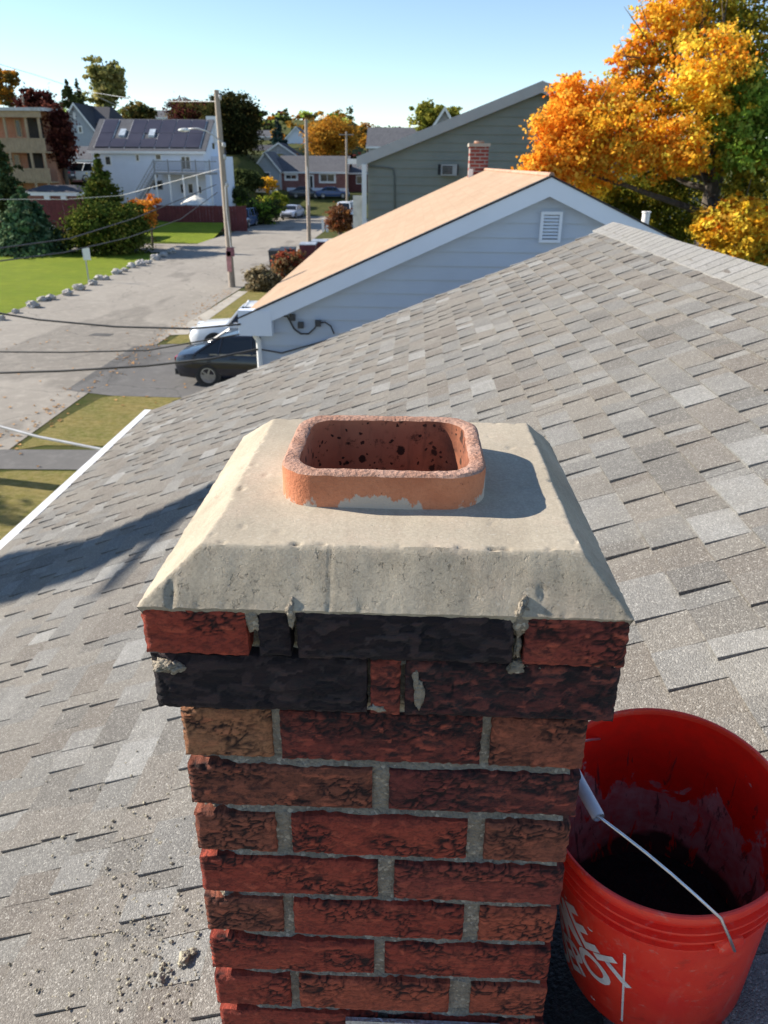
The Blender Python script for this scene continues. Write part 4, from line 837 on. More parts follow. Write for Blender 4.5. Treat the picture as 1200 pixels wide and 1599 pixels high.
tree_px('arborvitae', 'tall pointed arborvitae rising behind the broad dark one', 162, 248, 392, 78, 58.5, ARB, 12000, .19, 'flame', mat=NEEDLE, cat='evergreen')
tree_px('spruce_tree', 'dark conifer at the far left edge in front of the balcony house', -6, 178, 330, 66, 68, DKG + SPR[:1], 7000, .28, 'cone', mat=NEEDLE)
tree_px('shrub', 'low dark shrub filling the lawn corner left of the spruce', 6, 325, 408, 60, 58, DKG, 4000, .2, 'round', cat='shrub', mat=NEEDLE)
tree_px('maple_sapling', 'small orange leaved sapling between the arborvitae and the red fence', 232, 304, 352, 84, 62, [(.62, .24, .035), (.55, .18, .03), (.66, .33, .06)], 3200, .2, 'round', lob=8, trunk_w=.1)
tree_px('willow_tree', 'tall pale olive tree standing above the rooftops at left', 165, 84, 190, 58, 120, WILL, 9000, .42, 'round', lob=12, trunk_w=.5)
tree_px('red_maple', 'broad dark red leaved tree behind the balcony house', 62, 136, 215, 60, 92, DRED, 8000, .34, 'dome')
tree_px('red_maple', 'dark red tree standing at the right corner of the balcony house', 92, 150, 262, 40, 77.5, DRED, 6500, .28, 'dome')
tree_px('maple_tree', 'orange and brown thinning tree at the far upper left edge', 10, 102, 172, 62, 95, ORF + BRN, 3000, .34, 'round', lob=8, trunk_w=.3)
tree_px('spruce_tree', 'left of two small dark spruces below the tall pale tree', 106, 123, 165, 24, 135, DKG, 2200, .4, 'cone', mat=NEEDLE, group='spruces above the gabled house')
tree_px('spruce_tree', 'right of two small dark spruces below the tall pale tree', 124, 121, 185, 26, 133, DKG, 2400, .4, 'cone', mat=NEEDLE, group='spruces above the gabled house')
tree_px('beech_tree', 'huge dark domed tree behind the white house and first pole', 362, 137, 272, 80, 116, [(.035, .042, .016), (.05, .05, .018), (.028, .034, .014), (.075, .06, .02)], 22000, .34, 'dome')
tree_px('red_maple', 'low dark red tree behind the solar roof', 298, 151, 195, 72, 140, DRED + BRN[:1], 7000, .34, 'dome')
tree_px('tree', 'small olive brown tree behind the left end of solar roof', 216, 157, 192, 46, 138, BRN + DKG, 3200, .42, 'dome')
tree_px('spruce_tree', 'slim blue spruce among the distant houses right of the domed tree', 433, 178, 228, 22, 175, [(.03, .055, .05), (.04, .07, .06)], 2400, .42, 'cone', mat=NEEDLE)
tree_px('oak_tree', 'rounded orange brown tree behind the red brick ranch house', 518, 176, 243, 76, 150, ORF, 15000, .33, 'dome')
tree_px('tree', 'small round rust tree right of the orange brown one', 573, 190, 230, 32, 165, ORF + BRN, 3000, .42, 'dome')
tree_px('tree', 'yellow green tree top showing above the green house roof slope', 672, 156, 205, 86, 75, [(.22, .22, .04), (.30, .28, .05), (.15, .17, .03)], 7000, .26, 'round', lob=12)
tree_px('shrub', 'bright yellow shrub beside the red brick ranch house', 418, 274, 296, 30, 106, [(.75, .45, .04), (.65, .38, .04)], 1400, .25, 'dome', cat='shrub')
tree_px('hedge_shrub', 'dark green shrub along the left side of the far street', 408, 308, 352, 62, 86, DKG + GREENL[:1], 4500, .24, 'dome', cat='shrub')
tree_px('hedge_shrub', 'yellow green shrub just left of the white sedan on the far street', 430, 296, 330, 42, 92, [(.20, .24, .03), (.32, .30, .05), (.10, .14, .02)], 2600, .24, 'dome', cat='shrub')
tree_px('hedge_shrub', 'dark shrub mass under the huge domed tree', 384, 262, 300, 52, 100, DKG, 5000, .3, 'dome', cat='shrub')
tree_px('hedge_shrub', 'dark green shrub behind the blue jeep style car', 366, 285, 322, 44, 90, DKG + GREENL[:1], 3500, .26, 'dome', cat='shrub')
tree_px('shrub', 'russet clipped shrub in front of the white vans', 531, 319, 362, 44, 66, [(.22, .075, .035), (.28, .12, .04), (.18, .09, .05)], 4500, .16, 'dome', cat='shrub')
tree_px('shrub', 'dry tan ornamental grass clump in front of the dark bins', 412, 412, 476, 54, 40, [(.24, .19, .11), (.30, .25, .16), (.16, .12, .07)], 4200, .14, 'dome', cat='shrub')
tree_px('shrub', 'red and tan shrub beside the dark bins at the peach roof edge', 452, 388, 440, 52, 44, [(.30, .07, .04), (.26, .17, .09), (.22, .15, .07), (.34, .12, .04)], 3600, .14, 'dome', cat='shrub')
SK = [(30, 178, DKG, 'dark rounded tree on the skyline behind the balcony house'), (252, 176, BRN, 'brown tree on the skyline between the small olive and red trees'), (406, 197, BRN, 'brown skyline tree just right of the huge domed tree'), (424, 199, DKG, 'dark skyline tree left of the slim blue spruce'), (452, 203, ORF, 'orange skyline tree right of the slim blue spruce'), (472, 199, DKG, 'dark skyline tree just left of the second pole top'), (598, 206, DKG, 'dark skyline tree right of the small rust tree'), (624, 200, WILL, 'olive skyline tree left of the yellow green tree top')]
for px, py, k, lab in SK:    # wooded skyline
    t_ = at_y(px, py, 240); x, y = t_.x, 240; zt = t_.z; o = empty('tree', (x, y, ground(x, y)), lab, 'tree'); h = max(5, zt - ground(x, y))
    MB().tube([(x, y, ground(x, y) - .5), (x, y, zt - 2)], [.3, .1], 5).build('trunk', BARK, o)
    crown('crown', [((x, y, zt - 2.2), (2.6, 2.6, 2.0), 420, k), ((x + 1.5, y, zt - 3.2), (2.6, 2.4, 2), 320, k), ((x - 1.2, y, zt - 4), (2.6, 2.4, 2.4), 320, k)], .8, LEAF, o)
fw = []
for i in range(330):
    x, y = random.uniform(-190, 60), random.uniform(185, 330); h = random.uniform(2.5, 4.5); fw.append(((x, y, ground(x, y) + h * .35), (h, h, h * .6), 70, random.choice([DKG, BRN, DKG, ORF, DRED, GREENL])))
tag(crown('far_woods', fw, 1.1, LEAF, None), kind='stuff')
# bare street trees off to the left whose limbs shade the roof and the walk
def back(p, t): return Vector(p) - SUN_L * t
def shade(px, py, t):
    d = ray(px, py); q = CAM + d * ((RZ - CAM.z + RS * CAM.x) / (d.z - RS * d.x)); return back(q, t)
T1 = 9.6; base = shade(-30, 905, T1)
bt = empty('bare_tree', (base.x - .5, base.y - .6, 0), 'leafless leaning street tree beside the walk left of the roof', 'tree'); mb = MB()
mb.tube([Vector((base.x - .5, base.y - .6, -.3)), Vector((base.x - .5, base.y - .5, 3)), Vector((base.x - .3, base.y - .3, base.z - 1.2)), shade(-20, 905, T1), shade(70, 893, T1), shade(150, 865, T1), shade(235, 822, T1), shade(300, 785, T1), shade(345, 755, T1)], [.36, .35, .35, .35, .33, .29, .22, .15, .09], 12)
mb.tube([shade(195, 855, T1), shade(240, 835, T1 + .1), shade(290, 805, T1 + .2), shade(335, 788, T1 + .3)], [.06, .05, .035, .02], 8); mb.tube([shade(305, 792, T1), shade(262, 830, T1 + 1), shade(215, 870, T1 + 2), shade(165, 925, T1 + 3)], [.03, .045, .05, .045], 8)
mb.build('trunk', BARK, bt, True)
tc = back((-9.4, 13.0, 0), 11.5); st = empty('street_tree', (tc.x, tc.y, 0), 'round crowned tree across the street at left', 'tree')
MB().tube([(tc.x, tc.y, -.3), (tc.x, tc.y, tc.z)], [.2, .1], 8).build('trunk', BARK, st)
crown('crown', [((tc.x, tc.y, tc.z), (.8, 1.2, .9), 2600, DKOL)], .16, LEAF, st)

# ================================================================== CARS
GLASS = NT('car_glass').fin((.015, .018, .022), .06, spec=.6); RUB = plain('tyre_rubber', (.018, .018, .018), .8, var=.2); RIM = plain('alloy_rim', (.35, .35, .36), .35, .8); BTRIM = plain('black_car_trim', (.02, .02, .02), .5)
REDL = plain('red_lamp_lens', (.42, .015, .02), .2, var=.05); CLEARL = plain('clear_lamp_lens', (.75, .77, .8), .15, var=.03)
def paint(name, c, rough=.22): return NT(name).fin(c, rough, .0, coat=.6) if name not in MATS else MATS[name]
def car(label, loc, rz, pm, style='sedan', group=None, L=4.6, W=1.78, H=1.44, plate=False):
    o = empty('parked_car', loc, label, 'car', group, rz); M = Matrix.Translation(loc) @ Matrix.Rotation(rz, 4, 'Z')
    def put(mb, name, m, par=o, smooth='auto'):
        q = mb.build(name, m, None, smooth); q.matrix_world = M; q.parent = par; q.matrix_parent_inverse = WM(par).inverted(); return q
    h = L / 2; w = W / 2; zb = .22; belt = .92 if style == 'sedan' else 1.02
    if style == 'sedan': st = [(-h, .45, .74, .86), (-h + .10, .26, .88, .94), (-h + .55, zb, .96, 1), (-h + 1.2, zb, .95, 1), (.9, zb, .90, 1), (h - 1.3, zb, .88, .99), (h - .5, zb, .80, .95), (h - .12, .24, .70, .86), (h, .36, .58, .74)]
    else: st = [(-h, .40, .95, .90), (-h + .08, .28, 1.02, .95), (-h + .5, zb, 1.03, 1), (.7, zb, 1.0, 1), (h - 1.3, zb, .98, .99), (h - .4, zb, .92, .95), (h - .10, .26, .80, .88), (h, .40, .66, .78)]
    V = []
    for x, z0, z1, k in st:
        ww = w * k; V += [(x, -ww * .90, z0), (x, -ww, z0 + .16), (x, -ww, z0 + (z1 - z0) * .72), (x, -ww * .93, z1 - .015), (x, -ww * .6, z1 + .025), (x, 0, z1 + .035), (x, ww * .6, z1 + .025), (x, ww * .93, z1 - .015), (x, ww, z0 + (z1 - z0) * .72), (x, ww, z0 + .16), (x, ww * .90, z0)]
    n = 11; F = [(i*n+k, i*n+(k+1) % n, (i+1)*n+(k+1) % n, (i+1)*n+k) for i in range(len(st)-1) for k in range(n)] + [tuple(range(n))[::-1], tuple((len(st)-1)*n+k for k in range(n))]
    put(MB().add(V, [f[::-1] for f in F]), 'body', pm, smooth='auto')
    if style == 'sedan': c = [(-h + .62, belt - .01), (-h + 1.35, H - .05), (.35, H - .03), (h - 1.38, belt - .02)]
    else: c = [(-h + .05, belt - .01), (-h + .30, H - .04), (.45, H - .03), (h - 1.35, belt - .02)]
    wb, wt = w * .93, w * .70
    gl = MB().hexa([(c[0][0], -wb, c[0][1]), (c[3][0], -wb, c[3][1]), (c[3][0], wb, c[3][1]), (c[0][0], wb, c[0][1]), (c[1][0], -wt, c[1][1]), (c[2][0], -wt, c[2][1]), (c[2][0], wt, c[2][1]), (c[1][0], wt, c[1][1])]); put(gl, 'window_glass', GLASS, smooth=False)
    rf = MB(); V = []
    for x, z, k in ((c[1][0] - .10, c[1][1] - .05, 1.04), (c[1][0] + .08, c[1][1] + .015, 1.03), ((c[1][0] + c[2][0]) / 2, H, 1.02), (c[2][0] - .1, c[2][1] + .01, 1.03), (c[2][0] + .10, c[2][1] - .05, 1.04)):
        V += [(x, -wt * k, z - .05), (x, -wt * k * .93, z), (x, 0, z + .02), (x, wt * k * .93, z), (x, wt * k, z - .05)]
    rf.add(V, [(i*5+k, (i+1)*5+k, (i+1)*5+k+1, i*5+k+1) for i in range(4) for k in range(4)] + [(0, 1, 2, 3, 4), (24, 23, 22, 21, 20)] + [(i*5+4, (i+1)*5+4, (i+1)*5, i*5) for i in range(4)]); put(rf, 'roof', pm)
    for s in (-1, 1):
        for (xa, za, xb, zb_) in ((c[0][0] - .02, c[0][1], c[1][0], c[1][1]), (c[3][0] + .02, c[3][1], c[2][0], c[2][1]), (.0, belt, -.02, H - .03)) + (((-h + 1.25, belt, -h + 1.0, H - .05),) if style != 'sedan' else ((-h + 1.32, belt, -h + 1.42, H - .05),)):
            put(MB().tube([(xa, s * (wb + .004), za), (xb, s * (wt + .006), zb_)], .042, 5), 'window_pillar', pm)
    for s in (-1, 1): put(MB().box((c[0][0] + .45, s * (wb + .012) - .012, belt - .004), (c[3][0] - .15, s * (wb + .012) + .012, belt + .026)), 'belt_moulding', RIM)
    for x in (-h + .98, h - .92):
        for s in (-1, 1):
            R = .325 if style == 'sedan' else .36
            wm = Matrix.Translation((x, s * (w - .09), R)) @ Matrix.Rotation(rad(-90 * s), 4, 'X')
            put(MB().lathe([(R + .055, -.02), (R + .055, .087), (R - .05, .087), (R - .05, -.02)], 24, wm, True), 'wheel_arch', BTRIM)
            wh = put(MB().lathe([(R - .10, -.09), (R - .02, -.10), (R, -.06), (R, .06), (R - .02, .105), (R - .10, .10)], 26, wm), 'wheel', RUB)
            rm = MB().lathe([(R - .10, .09), (R - .13, .092), (R - .15, .07), (.05, .075), (.04, .10), (.001, .10)], 20, wm)
            for q in range(5): rm.hexa([wm @ (Matrix.Rotation(q * 1.2566, 4, 'Z') @ Vector(p)) for p in ((.03, -.03, .078), (R - .14, -.022, .078), (R - .14, .022, .078), (.03, .03, .078), (.03, -.03, .10), (R - .14, -.02, .098), (R - .14, .02, .098), (.03, .03, .10))])
            put(rm, 'rim', RIM, wh)
    zl = .70 if style == 'sedan' else .85
    for s in (-1, 1):
        put(MB().box((-h - .012, s * w * .62 - .16, zl - .05), (-h + .16, s * w * .62 + .16, zl + .11)), 'tail_light', REDL); put(MB().box((h - .20, s * w * .58 - .17, zl - .12), (h - .02, s * w * .58 + .15, zl + .0)), 'headlight', CLEARL)
        put(MB().hexa([(c[3][0] - .42, s * w, belt - .02), (c[3][0] - .25, s * w, belt - .02), (c[3][0] - .25, s * (w + .16), belt), (c[3][0] - .42, s * (w + .16), belt), (c[3][0] - .42, s * w, belt + .10), (c[3][0] - .28, s * w, belt + .10), (c[3][0] - .28, s * (w + .14), belt + .11), (c[3][0] - .42, s * (w + .14), belt + .11)]), 'mirror', pm)
        for dx in (-.62, .42): put(MB().box((dx, s * (w + .008) - .012, .80), (dx + .17, s * (w + .008) + .012, .825)), 'door_handle', pm)
    put(MB().box((-h - .03, -w * .82, .30), (-h + .1, w * .82, .47)), 'bumper', BTRIM); put(MB().box((h - .12, -w * .72, .28), (h + .015, w * .72, .44)), 'bumper', BTRIM); put(MB().box((-h - .016, -.26, .60), (-h + .1, .26, .71)), 'licence_plate', CLEARL)
    return o
NAVY = paint('black_blue_paint', (.011, .013, .021)); WPAINT = paint('white_car_paint', (.82, .83, .84)); SILV = paint('silver_blue_paint', (.42, .46, .56)); BLUE = paint('blue_car_paint', (.06, .10, .22)); DKC = paint('dark_grey_paint', (.06, .06, .07))
r0 = at_z(315, 603, 0)
car('dark navy sedan with red tail light parked in the driveway by the blue grey house', (r0.x - .98 + 2.55, r0.y + .80, .016), rad(-1), NAVY)
n0 = at_y(309, 522, 26.3); car('white car parked nose out behind the dark navy sedan', (n0.x + 2.2, 26.3, .016), rad(180), WPAINT, 'suv', H=1.62, L=4.6)
p = at_z(455, 341, 0); car('pale silver sedan standing on the far end of the street', (p.x, p.y + 1.2, .012), rad(-100), SILV, group='cars along the far street')
g = lambda x, y: (x, y, ground(x, y) + .01)
def at_g(px, py, Y): q = at_y(px, py, Y); return g(q.x, Y)
car('blue jeep style car parked beside the red fence corner behind the first pole', at_g(380, 320, 82), rad(-95), BLUE, 'suv', H=1.75)
car('dark blue car at left in front of red brick ranch house', at_g(478, 305, 112), rad(5), DKC); car('silver blue car at right in front of red brick ranch house', at_g(520, 305, 112), rad(5), BLUE)
car('left of two white vans parked behind the russet shrub', at_g(538, 318, 92), rad(-92), WPAINT, 'suv', H=2.0, L=5); car('right of two white vans parked behind the russet shrub', at_g(557, 318, 95), rad(-92), WPAINT, 'suv', H=2.0, L=5)
q = at_y(122, 284, 80); car('white suv parked between the balcony house and the white house', (q.x, 80, q.z), rad(172), WPAINT, 'suv', H=1.75, L=4.7)
q = at_y(82, 284, 79); car('dark estate car parked left of the white suv', (q.x, 79, q.z), rad(170), DKC, 'suv', H=1.6)
q = at_y(405, 292, 108); car('white car parked beside the yellow shrub', g(q.x, 108), rad(20), WPAINT)

# ================================================================== POLES, WIRES, SIGN, BOULDERS, BINS
WOOD = NT('weathered_pole_wood'); f_ = WOOD.noise(9, 5, .7, WOOD.pos((6, 6, .35))); WOOD = WOOD.fin(WOOD.mix(WOOD.ramp(f_, .3, .7), (.22, .17, .13), (.46, .39, .32)), .9, normal=WOOD.bump(f_, .02, .6)); WIREM = plain('grey_wire', (.16, .15, .14), .6); WIRED = plain('dark_wire', (.045, .042, .04), .6); LGREY = plain('light_grey_metal', (.5, .5, .5), .5)
def pole(label, bpx, tpx, Y, lamp=False, r=.16):
    b = at_z(*bpx, 0); t = at_y(*tpx, b.y); o = empty('utility_pole', (b.x, b.y, 0), label, 'utility pole'); mb = MB()
    mb.tube([(b.x, b.y, -.5), b.lerp(t, .5), t], [r * 1.1, r * .95, r * .75], 14); mb.build('shaft', WOOD, o, 'auto')
    return o, b, t
po, pb, pt = pole('tall wooden utility pole with street lamp arm and pink notice near its foot', (363, 448), (338, 140), 41.2)
Yp = pb.y
arm = MB().tube([at_y(x, y, Yp - .4) for x, y in ((347, 222), (335, 212), (322, 204), (308, 200), (294, 201))], .035, 8).build('lamp_arm', LGREY, po, True)
a = at_y(288, 203, Yp - .4); MB().lathe([(.001, .10), (.10, .08), (.16, .02), (.15, -.04), (.001, -.08)], 14, Matrix.Translation(a) @ Matrix.Diagonal((1.9, 1, 1, 1))).build('lamp_head', plain('lamp_housing', (.6, .62, .6), .4), arm, True)
for py, s_ in ((152, .07), (226, .10), (245, .08), (288, .09)):
    a = at_y(338 + (py - 140) * .081, py, Yp); MB().lathe([(.001, .12), (.07, .11), (s_, .04), (s_, -.06), (.05, -.12), (.001, -.12)], 10, Matrix.Translation(a + Vector((.17, -.1, 0)))).build('insulator', LGREY, po, True)
a = at_y(353, 392, Yp - .2); b = at_y(365, 424, Yp - .2); MB().box((a.x, a.y - .03, b.z), (b.x - .08, a.y, a.z)).build('notice', plain('faded_pink_notice', (.55, .25, .24), .8, var=.3, scale=6), po)
a = at_y(352, 386, Yp - .18); b = at_y(367, 400, Yp - .18); MB().box((a.x + .05, a.y - .05, b.z), (b.x, a.y - .032, a.z)).build('notice', plain('dark_pink_notice', (.25, .10, .12), .8, var=.3, scale=6), po)
a = at_y(378, 205, Yp); MB().tube([at_y(352, 290, Yp - .2), at_y(354, 330, Yp - .2), at_y(362, 395, Yp - .2)], .03, 6).build('riser_pipe', LGREY, po)
p2o, p2b, p2t = pole('second slimmer wooden utility pole farther down the street', (483, 377), (478, 186), 67.9)
MB().tube([at_y(480, 260, p2b.y - .2), at_y(482, 320, p2b.y - .2)], .04, 6).build('riser_pipe', LGREY, p2o)
q = at_y(542, 300, 104); p3 = empty('utility_pole', g(q.x, 104), 'thin distant utility pole in front of the rust coloured tree', 'utility pole'); tq = at_y(541, 205, 104); MB().tube([(tq.x, 104, 0), tq], [.16, .12], 8).build('shaft', WOOD, p3); MB().box((tq.x - .9, 103.95, tq.z - .4), (tq.x + .9, 104.05, tq.z - .28)).build('crossarm', WOOD, p3)
q = at_y(36, 165, 90); p4 = empty('utility_pole', (q.x, 90, ground(q.x, 90)), 'short pole top behind the balcony house roof', 'utility pole'); MB().tube([(q.x, 90, 0), at_y(35, 150, 90)], [.17, .12], 8).build('shaft', WOOD, p4)
offp = empty('utility_pole', (-20.2, 9.6, 0), 'wooden utility pole across the street beyond the left edge', 'utility pole'); MB().tube([(-20.2, 9.6, -.4), (-20.2, 9.6, 9)], [.17, .12], 12).build('shaft', WOOD, offp)
offq = empty('utility_pole', (-9.75, 14.4, 0), 'wooden utility pole at the kerb beyond the left edge', 'utility pole'); MB().tube([(-9.75, 14.4, -.4), (-9.75, 14.4, 9)], [.17, .12], 12).build('shaft', WOOD, offq)
def wire(label, pts, r, m=WIREM, sag=0.0):
    P = [Vector(p) for p in pts]; Q = []
    for a, b in zip(P[:-1], P[1:]):
        L_ = (b - a).length
        for i in range(10): t = i / 10; Q.append(a.lerp(b, t) - Vector((0, 0, sag * L_ * 4 * t * (1 - t))))
    Q.append(P[-1]); return tag(MB().tube(Q, r, 6).build('overhead_wire', m, None, True), label, 'wire')
X1 = pb.x + .25
def on_x(pts): return [at_x(x, y, X1) for x, y in pts]
wire('upper of two grey wires sagging in front of the arborvitae to the first pole', [(X1, 14.4, 4.6)] + on_x([(-20, 390), (110, 372), (212, 340), (338, 288)]), .017, WIRED)
wire('lower of two grey wires sagging in front of the arborvitae to the first pole', [(X1, 14.4, 4.2)] + on_x([(-20, 410), (100, 394), (200, 371), (282, 342), (340, 300)]), .016, WIRED)
wire('thin pale wire passing level in front of the brick shed', [at_y(-60, 311, 50), at_y(100, 311, 50), at_y(190, 305, 50), at_y(348, 262, Yp)], .015, LGREY)
wire('thin wire across the sky at the upper left above the dark red tree', [at_y(-40, 88, 60), at_y(60, 118, 62), at_y(135, 143, 66), at_y(200, 172, 70)], .018, LGREY)
wire('thin wire in the sky running left from the top of the first pole', [at_y(341, 158, Yp), at_y(268, 158, 50), at_y(196, 152, 60), at_y(120, 140, 80)], .016, LGREY)
cn = at_y(376, 506, NY - .02)
wire('upper dark service wire crossing the street to the pale house corner', [(-20.1, 9.6, 6.6)] + [at_y(x, y, NY - .05) for x, y in ((-30, 484), (60, 499), (180, 510), (300, 513))] + [cn], .012, WIRED)
wire('middle dark service wire crossing the street to the pale house corner', [(-20.1, 9.6, 6.2)] + [at_y(x, y, NY - .05) for x, y in ((-30, 549), (100, 550), (230, 547))] + [at_y(385, 520, NY)], .0095, WIRED)
wire('lowest thick service wire crossing in front of the dark navy sedan', [(-20.1, 9.6, 5.8)] + [at_y(x, y, NY - .05) for x, y in ((-30, 583), (100, 579), (230, 571), (330, 560))] + [at_y(404, 545, NY + .1)], .015, WIRED)
ea_ = at_y(168, 704, 5.2)
q0 = Vector((EX - .06, 0, ez - .02)); d = ray(166, 703); td = (q0.x - CAM.x) / d.x; hook = CAM + d * td
wire('light grey service cable reaching the white eave over the dry lawn', [(-20.1, 9.55, 6.0), at_y(-40, 655, hook.y + .4), at_y(60, 682, hook.y + .15), hook], .013, LGREY)
mb = MB()
for i in range(420):
    x, y = (random.gauss(-9.35, .30), random.uniform(12, 40)) if random.random() < .7 else (random.uniform(-16, -3), random.uniform(14, 30)); s_ = random.uniform(.03, .06); a = random.uniform(0, 6.28)
    mb.add([(x + s_ * math.cos(a + q * 1.57), y + s_ * math.sin(a + q * 1.57), ground(x, y) + .026 + (.02 if q % 2 else 0)) for q in range(4)], [(0, 1, 2, 3)])
tag(mb.build('fallen_leaves', plain('dry_leaf', (.42, .22, .07), .9, var=.5, scale=2)), kind='stuff')
# street sign on the lawn
a = at_z(139, 440, 0); s0 = empty('street_sign', (a.x, a.y, 0), 'small blank white sign on a thin post at the lawn edge', 'sign')
tz = at_y(132, 389, a.y); MB().box((a.x - .03, a.y - .02, -.1), (a.x + .03, a.y + .02, tz.z)).build('post', LGREY, s0); MB().box((tz.x - .12, a.y - .045, at_y(132, 404, a.y).z - .05), (tz.x + .28, a.y - .022, tz.z + .08)).build('panel', WHITE, s0)
# boulders along the lawn
ROCK = NT('lawn_boulder_rock'); f_ = ROCK.noise(5, 6, .7); ROCK = ROCK.fin(ROCK.mix(ROCK.ramp(f_, .3, .7), (.28, .26, .24), (.58, .54, .50)), .9, normal=ROCK.bump(f_, .05, .8))
bl = [(2, 500, 9), (25, 489, 8), (52, 480, 11), (66, 470, 8), (79, 468, 9), (106, 461, 10), (124, 453, 11), (146, 445, 9), (156, 437, 8), (166, 437, 7), (183, 428, 9), (195, 424, 7), (206, 418, 8), (220, 415, 10), (232, 412, 7), (243, 406, 9), (256, 401, 8), (268, 395, 8)]
ORD = 'second third fourth fifth sixth seventh eighth'.split(); BL = ['nearest boulder at the left picture edge in the lawn row'] + [w + ' boulder from the left picture edge in the lawn row' for w in ORD] + ['boulder midway along the lawn row just past the white sign'] + [w + ' boulder back from the side street corner in the lawn row' for w in ['ninth'] + ORD[::-1]] + ['farthest boulder of the lawn row at the side street corner']
for i, (x, y, r) in enumerate(bl):
    p = at_z(x, y, 0); R_ = r * p.y / FOC * .80; mb = MB(); blob(mb, (p.x, p.y, R_ * .42), (R_ * random.uniform(.9, 1.2), R_ * random.uniform(.8, 1.1), R_ * .72), 3, .45, i * 3.7)
    tag(mb.build('boulder', ROCK, smooth=False), BL[i], 'boulder', 'boulders edging the lawn')
def bin_(label, px, py, Y, w, h, m, lid):
    p = at_y(px, py, Y); o = empty('wheeled_bin', (p.x, Y, 0), label, 'bin'); z = .0
    MB().hexa([(p.x - w*.42, Y - w*.42, z), (p.x + w*.42, Y - w*.42, z), (p.x + w*.42, Y + w*.42, z), (p.x - w*.42, Y + w*.42, z), (p.x - w/2, Y - w/2, h), (p.x + w/2, Y - w/2, h), (p.x + w/2, Y + w/2, h), (p.x - w/2, Y + w/2, h)]).build('body', m, o)
    MB().hexa([(p.x - w*.54, Y - w*.54, h + .002), (p.x + w*.54, Y - w*.54, h + .002), (p.x + w*.54, Y + w*.5, h + .05), (p.x - w*.54, Y + w*.5, h + .05), (p.x - w*.5, Y - w*.5, h + .05), (p.x + w*.5, Y - w*.5, h + .05), (p.x + w*.5, Y + w*.46, h + .10), (p.x - w*.5, Y + w*.46, h + .10)]).build('lid', lid, o)
BIN = plain('dark_grey_bin_plastic', (.05, .055, .065), .5); BINR = plain('maroon_bin_plastic', (.16, .035, .045), .5); LIDG = plain('grey_bin_lid', (.30, .33, .38), .5)
bin_('left dark grey wheeled bin beside the dry grass clump', 435, 410, 46, .95, 1.35, BIN, BTRIM); bin_('dark grey wheeled bin behind the left one', 450, 402, 47.5, .9, 1.3, BIN, BTRIM); bin_('maroon wheeled bin with grey lid at the peach roof edge', 482, 396, 50, 1.0, 1.35, BINR, LIDG); bin_('rear maroon bin with grey lid nearest the second pole', 500, 390, 52, 1.0, 1.35, BINR, LIDG)
a = at_z(507, 362, 0)
for dx, lab in ((-.15, 'left of two short white posts beside the russet shrub'), (.25, 'right of two short white posts touching the russet shrub')):
    tag(MB().box((a.x + dx - .1, a.y, -.1), (a.x + dx + .1, a.y + .2, 1.1)).box((a.x + dx - .13, a.y - .03, 1.101), (a.x + dx + .13, a.y + .23, 1.16)).build('gate_post', WHITE), lab, 'post', 'short white posts')
# ================================================================== FAR HOUSES
WSID = plain('white_house_siding', (.66, .71, .80), .7, var=.04, scale=.8); GBLUE = plain('blue_grey_siding', (.36, .39, .42), .7, var=.06); PANE = NT('dark_window_pane').fin((.03, .035, .04), .12, spec=.6); DROOF = roof_mat('far_dark_shingle', (.07, .07, .08), (.09, .09, .10), (.11, .11, .12)); TIMB = plain('tan_porch_timber', (.38, .28, .18), .8, var=.15); DECK = plain('grey_deck_timber', (.28, .28, .28), .8, var=.12); REDF = plain('dark_red_fence_paint', (.13, .028, .026), .8, var=.25, scale=2)
def window(parent, x0, x1, z0, z1, Y, fm=WHITE, t=.09, mull=False, name='window'):
    f = MB(); d = .06
    f.box((x0, Y - d, z0), (x1, Y - .003, z0 + t)); f.box((x0, Y - d, z1 - t), (x1, Y - .003, z1)); f.box((x0, Y - d, z0 + t + .001), (x0 + t, Y - .003, z1 - t - .001)); f.box((x1 - t, Y - d, z0 + t + .001), (x1, Y - .003, z1 - t - .001))
    if mull: f.box(((x0 + x1) / 2 - .04, Y - d + .004, z0 + t + .001), ((x0 + x1) / 2 + .04, Y - .003, z1 - t - .001))
    w = f.build(name, fm, parent); MB().box((x0 + t * .9, Y - .03, z0 + t * .9), (x1 - t * .9, Y - .002, z1 - t * .9)).build('pane', PANE, w); return w
def win_px(parent, xa, ya, xb, yb, Y, **k):
    a, b = at_y(xa, ya, Y), at_y(xb, yb, Y); return window(parent, a.x, b.x, b.z, a.z, Y, **k)
def gable_x(name, label, x0, x1, y0, y1, zg, ze, zr_, wm, rm, over=.35, group=None, fm=WHITE):
    """ridge runs along x; long side faces -Y"""
    o = empty(name, ((x0 + x1) / 2, (y0 + y1) / 2, zg), label, 'house', group); ym = (y0 + y1) / 2
    MB().prism([(x0, y0, zg - 1), (x0, y1, zg - 1), (x0, y1, ze - .05), (x0, ym, zr_ - .12), (x0, y0, ze - .05)], (x1 - x0, 0, 0)).build('wall', wm, o)
    k = (zr_ - ze) / (ym - y0)
    for s, ye in ((-1, y0 - over), (1, y1 + over)):
        zz = ze - over * k; P = [(x0 - over, ye, zz), (x1 + over, ye, zz), (x1 + over, ym, zr_), (x0 - over, ym, zr_)]; MB().hexa([(x, y, z - .12) for x, y, z in P] + [(x, y, z + .02) for x, y, z in P]).build('roof', rm, o)
    MB().box((x0 - over, y0 - over - .03, ze - over * k - .22), (x1 + over, y0 - over - .002, ze - over * k + .02)).build('fascia', fm, o); return o
